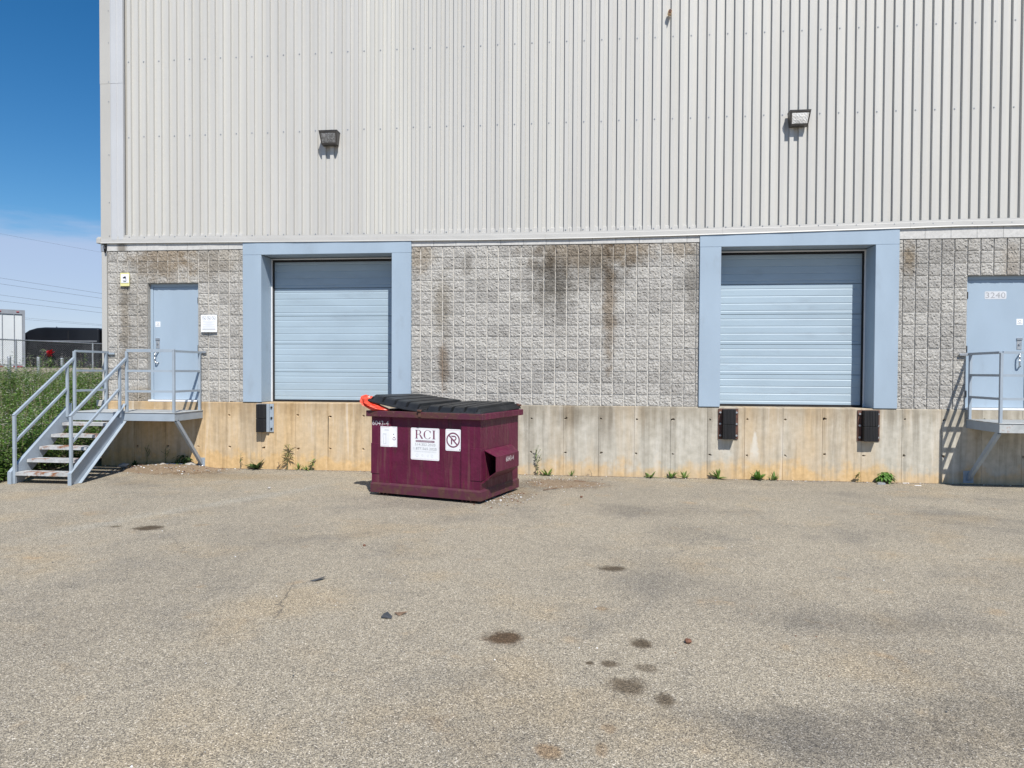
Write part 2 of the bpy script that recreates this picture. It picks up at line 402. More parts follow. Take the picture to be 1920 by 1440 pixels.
def m_concrete():
    n = NT('dock_concrete')
    P = n.pos(); x, y, z = n.sep(P)
    base = n.ramp(n.noise(P, 9.0, 7, .65), [(0.3, (0.39, 0.365, 0.305)), (0.7, (0.53, 0.50, 0.43))])
    # mineral streaks: long vertical noise
    S = n.comb(n.math('MULTIPLY', x, 9.0), 0.0, n.math('MULTIPLY', z, 0.55))
    s1 = n.noise(S, 1.0, 5, .6)
    S2 = n.comb(n.math('MULTIPLY', x, 2.3), 3.0, n.math('MULTIPLY', z, 0.35))
    s2 = n.noise(S2, 1.0, 4, .55)
    tan = n.ramp(n.noise(P, 14.0, 5), [(0.3, (0.52, 0.355, 0.175)), (0.7, (0.66, 0.465, 0.245))])
    leftw = n.smooth(x, -3.0, -4.2, 0.0, 0.66)
    rightw = n.math('MULTIPLY', n.smooth(x, 1.9, 2.8, 0.0, 0.30), n.smooth(x, 5.4, 4.6))
    low = n.smooth(n.math('ADD', z, n.math('ADD', n.math('MULTIPLY', n.math('SUBTRACT', n.noise(P, 2.2, 6, .65), .5), 1.0), n.math('MULTIPLY', n.math('SUBTRACT', s1, .5), .35))), 0.36, 0.06, 0.0, 0.72)
    k = n.math('ADD', n.math('ADD', leftw, rightw), n.math('ADD', low, n.math('MULTIPLY', n.math('SUBTRACT', s2, 0.52), 1.45)), clamp=True)
    c = n.mix(k, base, tan)
    c = n.mix(n.smooth(s1, 0.47, 0.64, 0, 0.62), c, n.mix(1.0, c, (0.66, 0.65, 0.64), 'MULTIPLY'))
    c = n.mix(n.smooth(s1, 0.45, 0.30, 0, 0.6), c, n.mix(0.55, c, (0.72, 0.70, 0.65)))
    topd = n.smooth(n.math('ADD', z, n.math('MULTIPLY', n.math('SUBTRACT', s1, .5), .5)), 0.85, 1.2, 0.0, 0.55)
    c = n.mix(topd, c, n.mix(1.0, c, (0.66, 0.60, 0.52), 'MULTIPLY'))
    pits = n.voro(P, 30.0, 'Distance')
    c = n.mix(n.smooth(pits, 0.09, 0.03, 0, 0.6), c, (0.13, 0.12, 0.10))
    wob = n.math('MULTIPLY', n.math('SUBTRACT', n.noise(P, 6.0, 5, .6), 0.5), 0.9)
    c = stains(n, c, x, z, wob, [(-0.35, 1.05, .35, .3, .8, (.6, .57, .53)), (0.3, 1.0, .25, .45, .6, (.66, .62, .58)), (1.05, 1.0, .3, .35, .5, (.7, .66, .6))])
    # lime bloom
    dx = n.math('DIVIDE', n.math('SUBTRACT', x, 2.83), n.math('ADD', 0.015, n.math('MULTIPLY', n.math('SUBTRACT', 0.85, z), 0.17)))
    bl = n.math('MULTIPLY', n.smooth(n.math('ADD', n.math('ABSOLUTE', dx), n.math('MULTIPLY', n.math('SUBTRACT', n.noise(P, 14.0, 5, .7), .5), 1.6)), 0.3, 1.2, 0.6, 0), n.math('MULTIPLY', n.smooth(z, 0.84, 0.78), n.smooth(z, 0.25, 0.5)))
    c = n.mix(bl, c, (0.66, 0.65, 0.60))
    n.set('Base Color', c).set('Roughness', 0.9)
    n.b.inputs['Specular IOR Level'].default_value = 0.25
    n.bump(n.noise(P, 35.0, 6, .7), 0.35, 0.008)
    MATS['dock_concrete'] = n.m
m_concrete()

def m_siding():
    n = NT('siding_metal')
    P = n.pos()
    S = n.vmath('MULTIPLY', P, (3.0, 1.0, 0.12))
    f = n.noise(S, 1.3, 5)
    c = n.mix(n.smooth(f, .3, .7), (0.495, 0.488, 0.463), (0.545, 0.538, 0.51))
    c = n.mix(1.0, c, n.ramp(n.rnd(), [(0, (.95, .95, .955)), (1, (1.03, 1.03, 1.015))]), 'MULTIPLY')
    g = n.noise(n.vmath('MULTIPLY', P, (9.0, 1, .5)), 1.0, 6, .7)
    c = n.mix(n.smooth(g, .58, .8, 0, .12), c, (0.40, 0.38, 0.34))
    n.set('Base Color', c).set('Roughness', 0.42)
    n.b.inputs['Specular IOR Level'].default_value = 0.35
    n.bump(n.noise(n.vmath('MULTIPLY', P, (1.6, 1, .8)), 1.2, 3), 0.25, 0.02)
    MATS['siding_metal'] = n.m
m_siding()

def m_dumpster():
    n = NT('maroon_paint')
    v = n.obj(); x, y, z = n.sep(v)
    f = n.noise(v, 2.2, 6, .6)
    c = n.mix(n.smooth(f, .3, .7), (0.086, 0.0080, 0.031), (0.118, 0.0125, 0.043))
    S = n.vmath('MULTIPLY', v, (14.0, 14.0, 0.9))
    st = n.noise(S, 1.0, 6, .65)
    c = n.mix(n.smooth(st, .50, .68, 0, .7), c, (0.13, 0.055, 0.055))
    st2 = n.noise(n.vmath('ADD', n.vmath('MULTIPLY', v, (22.0, 22.0, 1.3)), (3, 9, 4)), 1.0, 6, .7)
    c = n.mix(n.smooth(st2, .56, .70, 0, .7), c, (0.05, 0.016, 0.022))
    sc_ = n.noise(n.vmath('MULTIPLY', v, (3, 3, 26)), 1.0, 7, .75)
    c = n.mix(n.smooth(sc_, .66, .74, 0, .5), c, (0.20, 0.12, 0.12))
    low = n.smooth(z, 0.55, 0.05)
    r = n.noise(n.vmath('MULTIPLY', v, (2.2, 2.2, .6)), 5.5, 8, .7)
    rustk = n.smooth(n.math('ADD', r, n.math('MULTIPLY', low, 0.12)), .58, .74, 0, .65)
    c = n.mix(rustk, c, n.ramp(n.noise(v, 22, 4), [(.3, (0.055, 0.022, 0.018)), (.7, (0.11, 0.045, 0.03))]))
    d = n.noise(n.vmath('ADD', n.vmath('MULTIPLY', v, (6, 6, 1.6)), (5, 3, 1)), 1.0, 6, .6)
    c = n.mix(n.smooth(d, .60, .76, 0, .8), c, (0.035, 0.016, 0.02))
    n.set('Base Color', c).set('Roughness', n.mix(rustk, (0.5, .5, .5), (.85, .85, .85)))
    n.b.inputs['Specular IOR Level'].default_value = 0.3
    n.bump(n.math('ADD', n.math('MULTIPLY', n.noise(v, 40, 5), .25), n.math('MULTIPLY', n.noise(v, 3.5, 3), 3.0)), 0.5, 0.014)
    MATS['maroon_paint'] = n.m
    n2 = NT('maroon_rusty')
    v = n2.obj()
    a = n2.noise(v, 7, 8, .7)
    c = n2.mix(n2.smooth(a, .42, .60), (0.085, 0.014, 0.034), (0.085, 0.034, 0.026))
    c = n2.mix(n2.smooth(n2.noise(v, 18, 5), .62, .74), c, (0.16, 0.08, 0.065))
    n2.set('Base Color', c).set('Roughness', .7)
    n2.bump(n2.noise(v, 30, 5), .4, .006)
    MATS['maroon_rusty'] = n2.m
m_dumpster()

def m_earth():
    n = NT('earth')
    P = n.pos()
    c = n.ramp(n.noise(P, 6, 8, .7), [(.3, (0.10, 0.075, 0.05)), (.7, (0.23, 0.18, 0.125))])
    c = n.mix(n.smooth(n.noise(P, 2.2, 5), .45, .6), c, (0.07, 0.10, 0.035))
    n.set('Base Color', c).set('Roughness', .95)
    n.bump(n.noise(P, 25, 6, .7), .8, .03)
    MATS['earth'] = n.m
    n = NT('dirt_mound')
    P = n.pos()
    c = n.ramp(n.noise(P, 30, 8, .75), [(.25, (0.10, 0.07, 0.045)), (.5, (0.25, 0.185, 0.12)), (.8, (0.38, 0.31, 0.23))])
    n.set('Base Color', c).set('Roughness', .95)
    n.bump(n.noise(P, 60, 6, .75), 1.0, .02)
    MATS['dirt_mound'] = n.m
    n = NT('barrier_concrete')
    P = n.pos()
    c = n.ramp(n.noise(P, 3, 7, .65), [(.3, (0.30, 0.265, 0.215)), (.7, (0.40, 0.36, 0.30))])
    n.set('Base Color', c).set('Roughness', .92); n.bump(n.noise(P, 20, 5), .4, .01)
    MATS['barrier_concrete'] = n.m
m_earth()

def m_lens():
    n = NT('lamp_lens')
    v = n.obj()
    n.set('Base Color', n.mix(n.smooth(n.noise(v, 40, 3), .4, .6), (0.70, 0.69, 0.66), (0.92, 0.91, 0.88))).set('Roughness', .22)  # near-white base colour paints the sun's glint on the right lamp's glass
    n.b.inputs['Coat Weight'].default_value = .6
    n.bump(n.voro(v, 60, 'Distance'), .6, .01)
    MATS['lamp_lens'] = n.m
    n = NT('lamp_lens_dull')
    v = n.obj()
    n.set('Base Color', n.mix(n.smooth(n.noise(v, 30, 3), .4, .6), (0.13, 0.13, 0.13), (0.26, 0.26, 0.26))).set('Roughness', .25)
    n.b.inputs['Coat Weight'].default_value = .5
    MATS['lamp_lens_dull'] = n.m
m_lens()

# ------------------------------------------------------------------ mesh helpers
class MB:
    def __init__(s): s.v = []; s.f = []; s.mi = []; s.mats = []; s.cur = 0
    def use(s, mname):
        if mname not in s.mats: s.mats.append(mname)
        s.cur = s.mats.index(mname); return s
    def add(s, vs, fs):
        o = len(s.v); s.v += [tuple(p) for p in vs]
        for f in fs: s.f.append(tuple(i+o for i in f)); s.mi.append(s.cur)
        return s
    def box(s, x0, x1, y0, y1, z0, z1):
        return s.add([(x0,y0,z0),(x1,y0,z0),(x1,y1,z0),(x0,y1,z0),(x0,y0,z1),(x1,y0,z1),(x1,y1,z1),(x0,y1,z1)],
                     [(0,3,2,1),(4,5,6,7),(0,1,5,4),(1,2,6,5),(2,3,7,6),(3,0,4,7)])
    def bbox(s, x0, x1, y0, y1, z0, z1, b=0.004):
        # box with chamfered vertical and horizontal edges (each corner cut)
        xs = (x0, x0+b, x1-b, x1); ys = (y0, y0+b, y1-b, y1); zs = (z0, z0+b, z1-b, z1)
        bm = bmesh.new(); bmesh.ops.create_cube(bm, size=1)
        for v in bm.verts:
            v.co = Vector(((x0+x1)/2+v.co.x*(x1-x0), (y0+y1)/2+v.co.y*(y1-y0), (z0+z1)/2+v.co.z*(z1-z0)))
        bmesh.ops.bevel(bm, geom=list(bm.edges), offset=b, segments=1, affect='EDGES')
        bm.verts.index_update()
        s.add([v.co[:] for v in bm.verts], [[v.index for v in f.verts] for f in bm.faces]); bm.free(); return s
    def prism(s, pts, axis, a, b):
        # closed profile pts (2D) extruded along axis from a to b
        def P(p, t):
            if axis == 'x': return (t, p[0], p[1])
            if axis == 'y': return (p[0], t, p[1])
            return (p[0], p[1], t)
        n = len(pts)
        vs = [P(p, a) for p in pts] + [P(p, b) for p in pts]
        fs = [tuple(range(n))[::-1], tuple(range(n, 2*n))] + [(i, (i+1) % n, n+(i+1) % n, n+i) for i in range(n)]
        return s.add(vs, fs)
    def tube(s, p, q, r, n=8, r1=None):
        p = Vector(p); q = Vector(q); d = (q-p).normalized()
        a = d.orthogonal().normalized(); b = d.cross(a)
        r1 = r if r1 is None else r1
        vs = []
        for c, rr in ((p, r), (q, r1)):
            for i in range(n):
                t = 2*math.pi*i/n; vs.append(c+a*math.cos(t)*rr+b*math.sin(t)*rr)
        fs = [(i, (i+1) % n, n+(i+1) % n, n+i) for i in range(n)] + [tuple(range(n))[::-1], tuple(range(n, 2*n))]
        return s.add(vs, fs)
    def bar(s, p, q, w, h, upv=(0, 0, 1)):
        # rectangular bar between two points
        p = Vector(p); q = Vector(q); d = (q-p).normalized()
        u = Vector(upv); a = d.cross(u)
        if a.length < 1e-4: a = d.cross(Vector((0, 1, 0)))
        a.normalize(); b = a.cross(d)
        vs = []
        for c in (p, q):
            for sx, sy in ((-1,-1),(1,-1),(1,1),(-1,1)): vs.append(c+a*sx*w/2+b*sy*h/2)
        return s.add(vs, [(0,1,2,3),(7,6,5,4),(0,4,5,1),(1,5,6,2),(2,6,7,3),(3,7,4,0)])
    def path(s, pts, r, n=6):
        for a, b in zip(pts, pts[1:]): s.tube(a, b, r, n)
        return s
    def mesh(s, name, smooth=False):
        me = bpy.data.meshes.new(name); me.from_pydata(s.v, [], s.f)
        for m in s.mats: me.materials.append(MATS[m])
        if len(s.mats) > 1: me.polygons.foreach_set('material_index', s.mi)
        if smooth: me.polygons.foreach_set('use_smooth', [True]*len(me.polygons))
        bm = bmesh.new(); bm.from_mesh(me); bmesh.ops.recalc_face_normals(bm, faces=bm.faces); bm.to_mesh(me); bm.free()
        me.update(); return me
    def build(s, name, mat=None, parent=None, smooth=False):
        if mat: s.mats = [mat]; s.mi = [0]*len(s.f)
        return link(name, s.mesh(name, smooth), parent)

def link(name, me, parent=None, loc=None):
    o = bpy.data.objects.new(name, me); col.objects.link(o)
    if parent: o.parent = parent
    if loc: o.location = loc
    return o
def tag(o, label=None, cat=None, group=None, kind=None):
    if label: o['label'] = label
    if cat: o['category'] = cat
    if group: o['group'] = group
    if kind: o['kind'] = kind
    return o
def thing(name, loc, label, cat, group=None, rz=0.0):
    o = bpy.data.objects.new(name, None); o.empty_display_size = 0.2
    col.objects.link(o); o.location = loc; o.rotation_euler = (0, 0, rz)
    return tag(o, label, cat, group)

def text_mesh(body, size, depth=0.0006, spacing=1.0):
    """text as a mesh in the local XZ plane, reading towards -Y, origin bottom-left"""
    cu = bpy.data.curves.new('txt', 'FONT'); cu.body = body; cu.size = size; cu.extrude = depth
    cu.space_character = spacing; cu.resolution_u = 3
    o = bpy.data.objects.new('txt', cu); col.objects.link(o)
    dg = bpy.context.evaluated_depsgraph_get()
    me = bpy.data.meshes.new_from_object(o.evaluated_get(dg))
    bpy.data.objects.remove(o); bpy.data.curves.remove(cu)
    me.transform(Matrix.Rotation(math.pi/2, 4, 'X'))
    return me
def text_fit(name, body, mat, parent, x0, x1, z0, h, y, spacing=1.0):
    """lettering scaled to span x0..x1 and cap height h, standing at depth y"""
    me = text_mesh(body, 1.0, spacing=spacing, depth=0.0)
    xs = [v.co.x for v in me.vertices]; zs = [v.co.z for v in me.vertices]
    sx = (x1-x0)/(max(xs)-min(xs)); sz = h/(max(zs)-min(zs))
    ox, oz = min(xs), min(zs)
    for v in me.vertices: v.co = Vector(((v.co.x-ox)*sx+x0, y, (v.co.z-oz)*sz+z0))
    me.name = name; me.materials.clear(); me.materials.append(MATS[mat])
    return link(name, me, parent)
def ring2d(mb, cx, cz, r0, r1, y, n=32, a0=0, a1=2*math.pi):
    vs = []; fs = []
    for i in range(n+1):
        t = a0+(a1-a0)*i/n
        vs += [(cx+math.cos(t)*r0, y, cz+math.sin(t)*r0), (cx+math.cos(t)*r1, y, cz+math.sin(t)*r1)]
    for i in range(n): fs.append((2*i, 2*i+1, 2*i+3, 2*i+2))
    mb.add(vs, fs)
def quad(mb, pts): mb.add(pts, [tuple(range(len(pts)))])
def rrect(x0, x1, z0, z1, r, n=4):
    pts = []
    for cx, cz, a in ((x1-r, z0+r, -90), (x1-r, z1-r, 0), (x0+r, z1-r, 90), (x0+r, z0+r, 180)):
        for i in range(n+1):
            t = math.radians(a+90*i/n); pts.append((cx+r*math.cos(t), cz+r*math.sin(t)))
    return pts

# ------------------------------------------------------------------ the setting
S = 0.2032                         # block course
ZB = 1.2394                        # top of the dock wall / foot of the blockwork
XL = -9.15                         # left corner of the building

mb = MB()
mb.add([(-2500, -2500, 0), (2500, -2500, 0), (2500, 2500, 0), (-2500, 2500, 0)], [(0, 1, 2, 3)])
yard = mb.build('asphalt_yard', 'asphalt'); tag(yard, kind='structure')

def bank_z(x, y):
    t = min(1, max(0, (y+2.35)/9.5)); t = t*t*(3-2*t)
    e = min(1, max(0, (-9.28-x)/0.5))
    z = 1.1*t*e + 0.05*math.sin(x*1.7+y*0.9)*min(1, t*6)*e
    if x < -20.5: z -= 0.3*min(1, (-20.5-x)/3)*t
    return z-0.02*(1-min(1, t*30))
mb = MB(); nx, ny = 60, 60
xs = [-9.28-0.02*i-55*(i/nx)**2.2 for i in range(nx+1)]
ys = [-2.4+0.03*j+70*(j/ny)**2.0 for j in range(ny+1)]
vs_ = [(x, y, bank_z(x, y)) for y in ys for x in xs]
fs_ = [(j*(nx+1)+i, j*(nx+1)+i+1, (j+1)*(nx+1)+i+1, (j+1)*(nx+1)+i) for j in range(ny) for i in range(nx)]
mb.add(vs_, fs_)
bank_o = mb.build('earth_bank', 'earth', smooth=True); tag(bank_o, kind='structure')

# ------------------------------------------------------------------ warehouse
wh = thing('warehouse', (0, 0, 0), 'pale grey corrugated metal warehouse with split-face block base and concrete dock wall', 'building')

# concrete dock wall with form lines and chipped tie holes
form_x = [-9.28, -8.6, -7.98, -7.36, -6.745, -6.064, -5.405, -4.785, -4.156, -3.54, -2.92, -2.30, -1.69, -1.07, -0.458,
          0.163, 0.781, 1.406, 2.034, 2.658, 3.293, 3.942, 4.574, 5.222, 5.85, 6.48, 7.1, 7.73, 8.4, 9.0, 9.6, 10.2, 10.8, 11.4]
CF = -0.028                         # concrete face
def chip(cx, cz, r):
    n = random.randint(6, 8); pts = []
    for i in range(n):
        t = 2*math.pi*i/n + random.uniform(-.25, .25)
        rr = r*random.uniform(.45, 1.25)
        pts.append((cx+math.cos(t)*rr*1.15, cz+math.sin(t)*rr))
    return pts
mb = MB().use('dock_concrete')
for xa, xb in zip(form_x, form_x[1:]):
    g = 0.0026
    a, b = xa+g, xb-g
    off = random.uniform(-.0006, .0006)
    yf = CF+off
    outer = [(a, 0.0), (b, 0.0), (b, ZB-0.012), (a, ZB-0.012)]
    holes = []
    for cz in (1.0+0.012*max(0, xa), 0.395+0.01*max(0, xa)):
        cx = a+0.035+random.uniform(0, .006)
        holes.append(chip(cx, cz+random.uniform(-.012, .012), random.uniform(.022, .036)))
    loops = [[Vector((p[0], p[1], 0)) for p in outer]]+[[Vector((p[0], p[1], 0)) for p in h] for h in holes]
    flat = [p for l in loops for p in l]
    tris = tessellate_polygon(loops)
    mb.add([(p.x, yf, p.y) for p in flat], [tuple(t) for t in tris])
    for h in holes:
        n = len(h); cx = sum(p[0] for p in h)/n; cz = sum(p[1] for p in h)/n
        inner = [((p[0]*.4+cx*.6), (p[1]*.4+cz*.6)) for p in h]
        mb.use('dock_concrete')
        mb.add([(p[0], yf, p[1]) for p in h]+[(p[0], yf+.03, p[1]) for p in inner],
               [(i, (i+1) % n, n+(i+1) % n, n+i) for i in range(n)])
        mb.use('rust_steel')
        mb.add([(p[0], yf+.03, p[1]) for p in inner], [tuple(range(n))])
        mb.use('dock_concrete')
    # top arris, sides of the groove
    mb.add([(a, yf, ZB-.012), (b, yf, ZB-.012), (b, yf+.012, ZB), (a, yf+.012, ZB), (b, 0.6, ZB), (a, 0.6, ZB)], [(0, 1, 2, 3), (3, 2, 4, 5)])
    mb.add([(b, yf, 0), (b, yf+.010, 0), (b, yf+.010, ZB-.01), (b, yf, ZB-.01)], [(0, 1, 2, 3)])
    mb.add([(b, CF+.010, 0), (b+2*g, CF+.010, 0), (b+2*g, CF+.010, ZB-.002), (b, CF+.010, ZB-.002)], [(0, 1, 2, 3)])
    mb.add([(b+2*g, yf, 0), (b+2*g, yf+.010, 0), (b+2*g, yf+.010, ZB-.01), (b+2*g, yf, ZB-.01)], [(0, 1, 2, 3)])
mb.add([(-9.277, CF, 0), (-9.277, 30, 0), (-9.277, 30, ZB), (-9.277, CF, ZB)], [(0, 1, 2, 3)])
mb.build('concrete_wall', None, wh)
# ledge end at the corner
MB().bbox(-9.36, -9.20, -0.06, 0.12, 1.13, ZB+0.012, .01).build('ledge', 'corner_beige', wh)

# block backing (mortar plane) with openings
def mortar_panel(x0, x1, z0, z1):
    MBm.add([(x0, 0.011, z0), (x1, 0.011, z0), (x1, 0.011, z1), (x0, 0.011, z1)], [(0, 1, 2, 3)])
ZT = ZB+14*S
XR = -9.22                          # column origin right of the second dock door
MDL, MDR = XL+4*S, XL+9*S           # left man door opening
RDL, RDR = XR+76*S, XR+81*S         # right man door opening
ZD = ZB+11*S
MBm = MB()
mortar_panel(XL, MDL, ZB, ZT); mortar_panel(MDL, MDR, ZD, ZT); mortar_panel(MDR, -6.41, ZB, ZT)
MBm.build('mortar_wall', 'mortar', wh); MBm = MB()
mortar_panel(-3.235, 1.885, ZB, ZT); MBm.build('mortar_wall', 'mortar', wh); MBm = MB()
mortar_panel(5.12, RDL, ZB, ZT); mortar_panel(RDL, RDR, ZD, ZT); mortar_panel(RDR, 11.4, ZB, ZT)
MBm.build('mortar_wall', 'mortar', wh)

# split-face blocks
R_ = 8
def pad(mb, x0, x1, z0, z1, sd):
    r = np.random.default_rng(sd)
    n = R_; m = max(2, int(round(R_*(x1-x0)/0.19)))
    g = r.normal(0, 1, (n+1, m+1)); g2 = r.normal(0, 1, (4, 4))
    vs = []
    for j in range(n+1):
        for i in range(m+1):
            u, v = i/m, j/n
            e = min(u, 1-u, 1)*m; e2 = min(v, 1-v)*n
            edge = min(e, e2)
            uu, vv = u*2.999, v*2.999; a, b = int(uu), int(vv); fu, fv = uu-a, vv-b
            lowf = (g2[b, a]*(1-fu)+g2[b, a+1]*fu)*(1-fv)+(g2[b+1, a]*(1-fu)+g2[b+1, a+1]*fu)*fv
            y = -0.013 - 0.0048*g[j, i] - 0.0035*lowf
            if edge < 0.5: y = -0.007 - 0.003*abs(g[j, i])
            jx = r.uniform(-.003, .003) if edge < .5 else r.uniform(-.006, .006)
            jz = r.uniform(-.002, .002) if edge < .5 else r.uniform(-.006, .006)
            vs.append((x0+(x1-x0)*u+jx, y, z0+(z1-z0)*v+jz))
    W_ = m+1
    fs = []
    for j in range(n):
        for i in range(m):
            a = j*W_+i
            if r.random() < .5: fs += [(a, a+1, a+W_+1), (a, a+W_+1, a+W_)]
            else: fs += [(a, a+1, a+W_), (a+1, a+W_+1, a+W_)]
    # sides back to the mortar
    ring = [i for i in range(W_)] + [j*W_+m for j in range(1, n+1)] + [n*W_+i for i in range(m-1, -1, -1)] + [j*W_ for j in range(n-1, 0, -1)]
    k = len(vs)
    vs += [(vs[q][0], 0.016, vs[q][2]) for q in ring]
    L_ = len(ring)
    fs += [(ring[t], ring[(t+1) % L_], k+(t+1) % L_, k+t) for t in range(L_)]
    mb.add(vs, fs)
CACHE = {}
def block_mesh(w, scored):
    key = (round(w, 3), scored, random.randrange(9 if scored else 5))
    if key not in CACHE:
        mb = MB(); gx, gz = 0.0095, 0.0058
        sd = hash(key) % 100000
        if scored:
            pad(mb, gx, S-gx, gz, S-gz, sd); pad(mb, S+gx, 2*S-gx, gz, S-gz, sd+1)
        else: pad(mb, gx if w > .15 else .002, w-(gx if w > .15 else .006), gz, S-gz, sd)
        mb.mats = ['split_block']; mb.mi = [0]*len(mb.f)
        CACHE[key] = mb.mesh('block')
    return CACHE[key]
random.seed(21)
far = MB()
def lay(xo, ia, ib, rows, xa=None, xb=None):
    """columns ia..ib of origin xo, plus slivers out to xa / xb"""
    for r in rows:
        z = ZB+r*S
        if xa is not None: link('block', block_mesh(xo+ia*S-xa, False), wh, (xa, 0, z))
        i = ia
        while i < ib:
            full = (i+r) % 2 == 0 and i+2 <= ib
            w = 2 if full else 1
            link('block', block_mesh(w*S, full), wh, (xo+i*S, 0, z))
            i += w
        if xb is not None: link('block', block_mesh(xb-(xo+ib*S), False), wh, (xo+ib*S, 0, z))
lay(XL, 0, 4, range(0, 11)); lay(XL, 9, 13, range(0, 11), xb=-6.425)
lay(XL, 0, 13, range(11, 14), xb=-6.425)
lay(XL, 30, 54, range(14), xa=-3.222, xb=1.872)
lay(XR, 71, 76, range(0, 11), xa=5.137)
lay(XR, 71, 81, range(11, 14), xa=5.137)
mbf = MB()
for r in range(14):
    for i in range(81, 101): pad(mbf, XR+i*S+.0085, XR+(i+1)*S-.0085, ZB+r*S+.0045, ZB+(r+1)*S-.0045, 5000+r*40+i)
fo = mbf.build('block', 'split_block', wh); tag(fo, kind='stuff')
# smooth cap course
x = XL; k = 0
def cap_run(xa, xb):
    x = xa
    while x < xb-0.02:
        w = min(2*S, xb-x)
        MB().bbox(x+.0015, x+w-.0015, -0.022, 0.05, ZT+.003, ZT+.30, .003).build('cap_block', 'cap_block', wh)
        x += w
cap_run(XL, -6.425); cap_run(-3.222, 1.872); cap_run(5.137, 11.3)
# beige strip and side wall at the left corner
MB().bbox(-9.255, -9.152, -0.03, 0.10, ZB+.013, 4.08, .004).build('corner_strip', 'corner_beige', wh)
MB().bbox(-9.27, -9.19, -0.035, 0.05, 4.082, 4.21, .004).build('corner_clip', 'trailer_grey', wh)
MB().path([(-9.18, -0.04, 4.19), (-9.15, -0.09, 4.16), (-9.135, -0.10, 4.11), (-9.155, -.06, 4.06)], .018, 7).build('cable_hook', 'black_rubber', wh)
mb = MB().box(-9.25, 11.4, 0.65, 30, 0.0, 9.55); mb.build('core_wall', 'corner_beige', wh)
mb = MB(); mb.box(-9.252, -9.15, 0.10, 0.66, 0, 9.5); mb.build('side_return', 'corner_beige', wh)

# corrugated siding, one panel of six ribs at a time
PER, RX, DEP = 0.1524, 1.504, 0.042
ZS0, ZS1 = 4.296, 9.60
def siding(x0, nribs, parent):
    prof = []
    for k in range(nribs):
        b = x0+k*PER
        # from the shaded step (facing left): low pan -> ramp up is on the right of the rib
        prof += [(b+.000, .0), (b+.006, -DEP), (b+.0715, -DEP), (b+.0775, .0)]
    prof.append((x0+nribs*PER-.002, .0))
    y0 = -0.006
    vs = [(p[0], y0+p[1], ZS0) for p in prof]+[(p[0], y0+p[1], ZS1) for p in prof]
    n = len(prof)
    mb = MB().add(vs, [(i, i+1, n+i+1, n+i) for i in range(n-1)])
    p = mb.build('metal_panel', 'siding_metal', parent)
    ms = MB()
    for zz in (4.335, 6.215, 7.62, 9.02):
        for k in range(0, nribs, 2):
            xx = x0+k*PER+.035; jz = random.uniform(-.006, .006)
            ms.tube((xx, y0-DEP, zz+jz), (xx, y0-DEP-.007, zz+jz), .010, 6)
            ms.tube((xx, y0-DEP-.001, zz+jz), (xx, y0-DEP-.002, zz+jz), .014, 8)
    so = ms.build('screw', 'trailer_grey', p); tag(so, kind='stuff')
k0 = -43+6*-4
xx = -5.049-6*PER*4
first = True
while xx < 11.3:
    if first:
        skip = int(math.ceil((-8.775-xx)/PER)); siding(xx+skip*PER, 6-skip, wh); first = False
    else: siding(xx, 6, wh)
    xx += 6*PER
MB().add([(-9.2, .05, 4.0), (11.4, .05, 4.0), (11.4, .05, 9.6), (-9.2, .05, 9.6)], [(0, 1, 2, 3)]).build('sheathing', 'corner_beige', wh)
# corner trims, in two lengths with a lap
for za, zb, o in ((4.29, 7.24, 0.0), (7.232, 9.62, .003)):
    MB().bbox(-9.252-o, -9.045, -.052-o, .10, za, zb, .004).build('corner_trim', 'corner_beige', wh)
    pr = [(-9.043, .0), (-9.043, -.050), (-9.02, -.056), (-8.925, -.056), (-8.915, -.040), (-8.895, -.040), (-8.885, -.056), (-8.80, -.056), (-8.79, -.045), (-8.785, .0)]
    n = len(pr)
    MB().prism([(p[0], p[1]-o) for p in pr], 'z', za+.004, zb-.006).build('fluted_trim', 'corner_white', wh)
ms = MB()
for zz in (4.37, 5.0, 5.9, 6.9, 7.27, 8.0, 8.6):
    ms.tube((-9.07, -.052, zz), (-9.07, -.060, zz), .009, 7)
tag(ms.build('trim_screw', 'trailer_grey', wh), kind='stuff')
# base flashing in lengths; it rides slightly up and down along the wall
def fz(x):
    pts = [(-9.4, 4.232), (-8.0, 4.222), (-5.0, 4.196), (-2.0, 4.178), (0.0, 4.180), (2.0, 4.205), (4.0, 4.238), (6.0, 4.275), (11.5, 4.29)]
    for (xa, za), (xb, zb) in zip(pts, pts[1:]):
        if xa <= x <= xb: return za+(zb-za)*(x-xa)/(xb-xa)
    return pts[-1][1]
xs = [-9.32, -6.9, -3.85, -0.8, 2.25, 5.3, 8.3, 11.35]
for xa, xb in zip(xs, xs[1:]):
    n = 12; vs = []
    for i in range(n+1):
        x = xa+(xb-xa-.002)*i/n; z = fz(x); wv = .003*math.sin(x*5.1)+.002*math.sin(x*13)
        for (yy, zz) in ((-.0495, .125), (-.0505, .095), (-.052, .090), (-.053+wv*.5, .018), (-.059+wv*.8, .004), (-.058+wv*.8, -.001), (-.048, .012), (-.01, .014)):
            vs.append((x, yy, z+zz))
    m = 8
    MB().add(vs, [(i*m+j, (i+1)*m+j, (i+1)*m+j+1, i*m+j+1) for i in range(n) for j in range(m-1)]).build('flashing', 'flashing_paint', wh)
MB().bbox(-9.33, -9.255, -.075, .3, 4.232, 4.33, .006).build('flashing_return', 'corner_beige', wh)

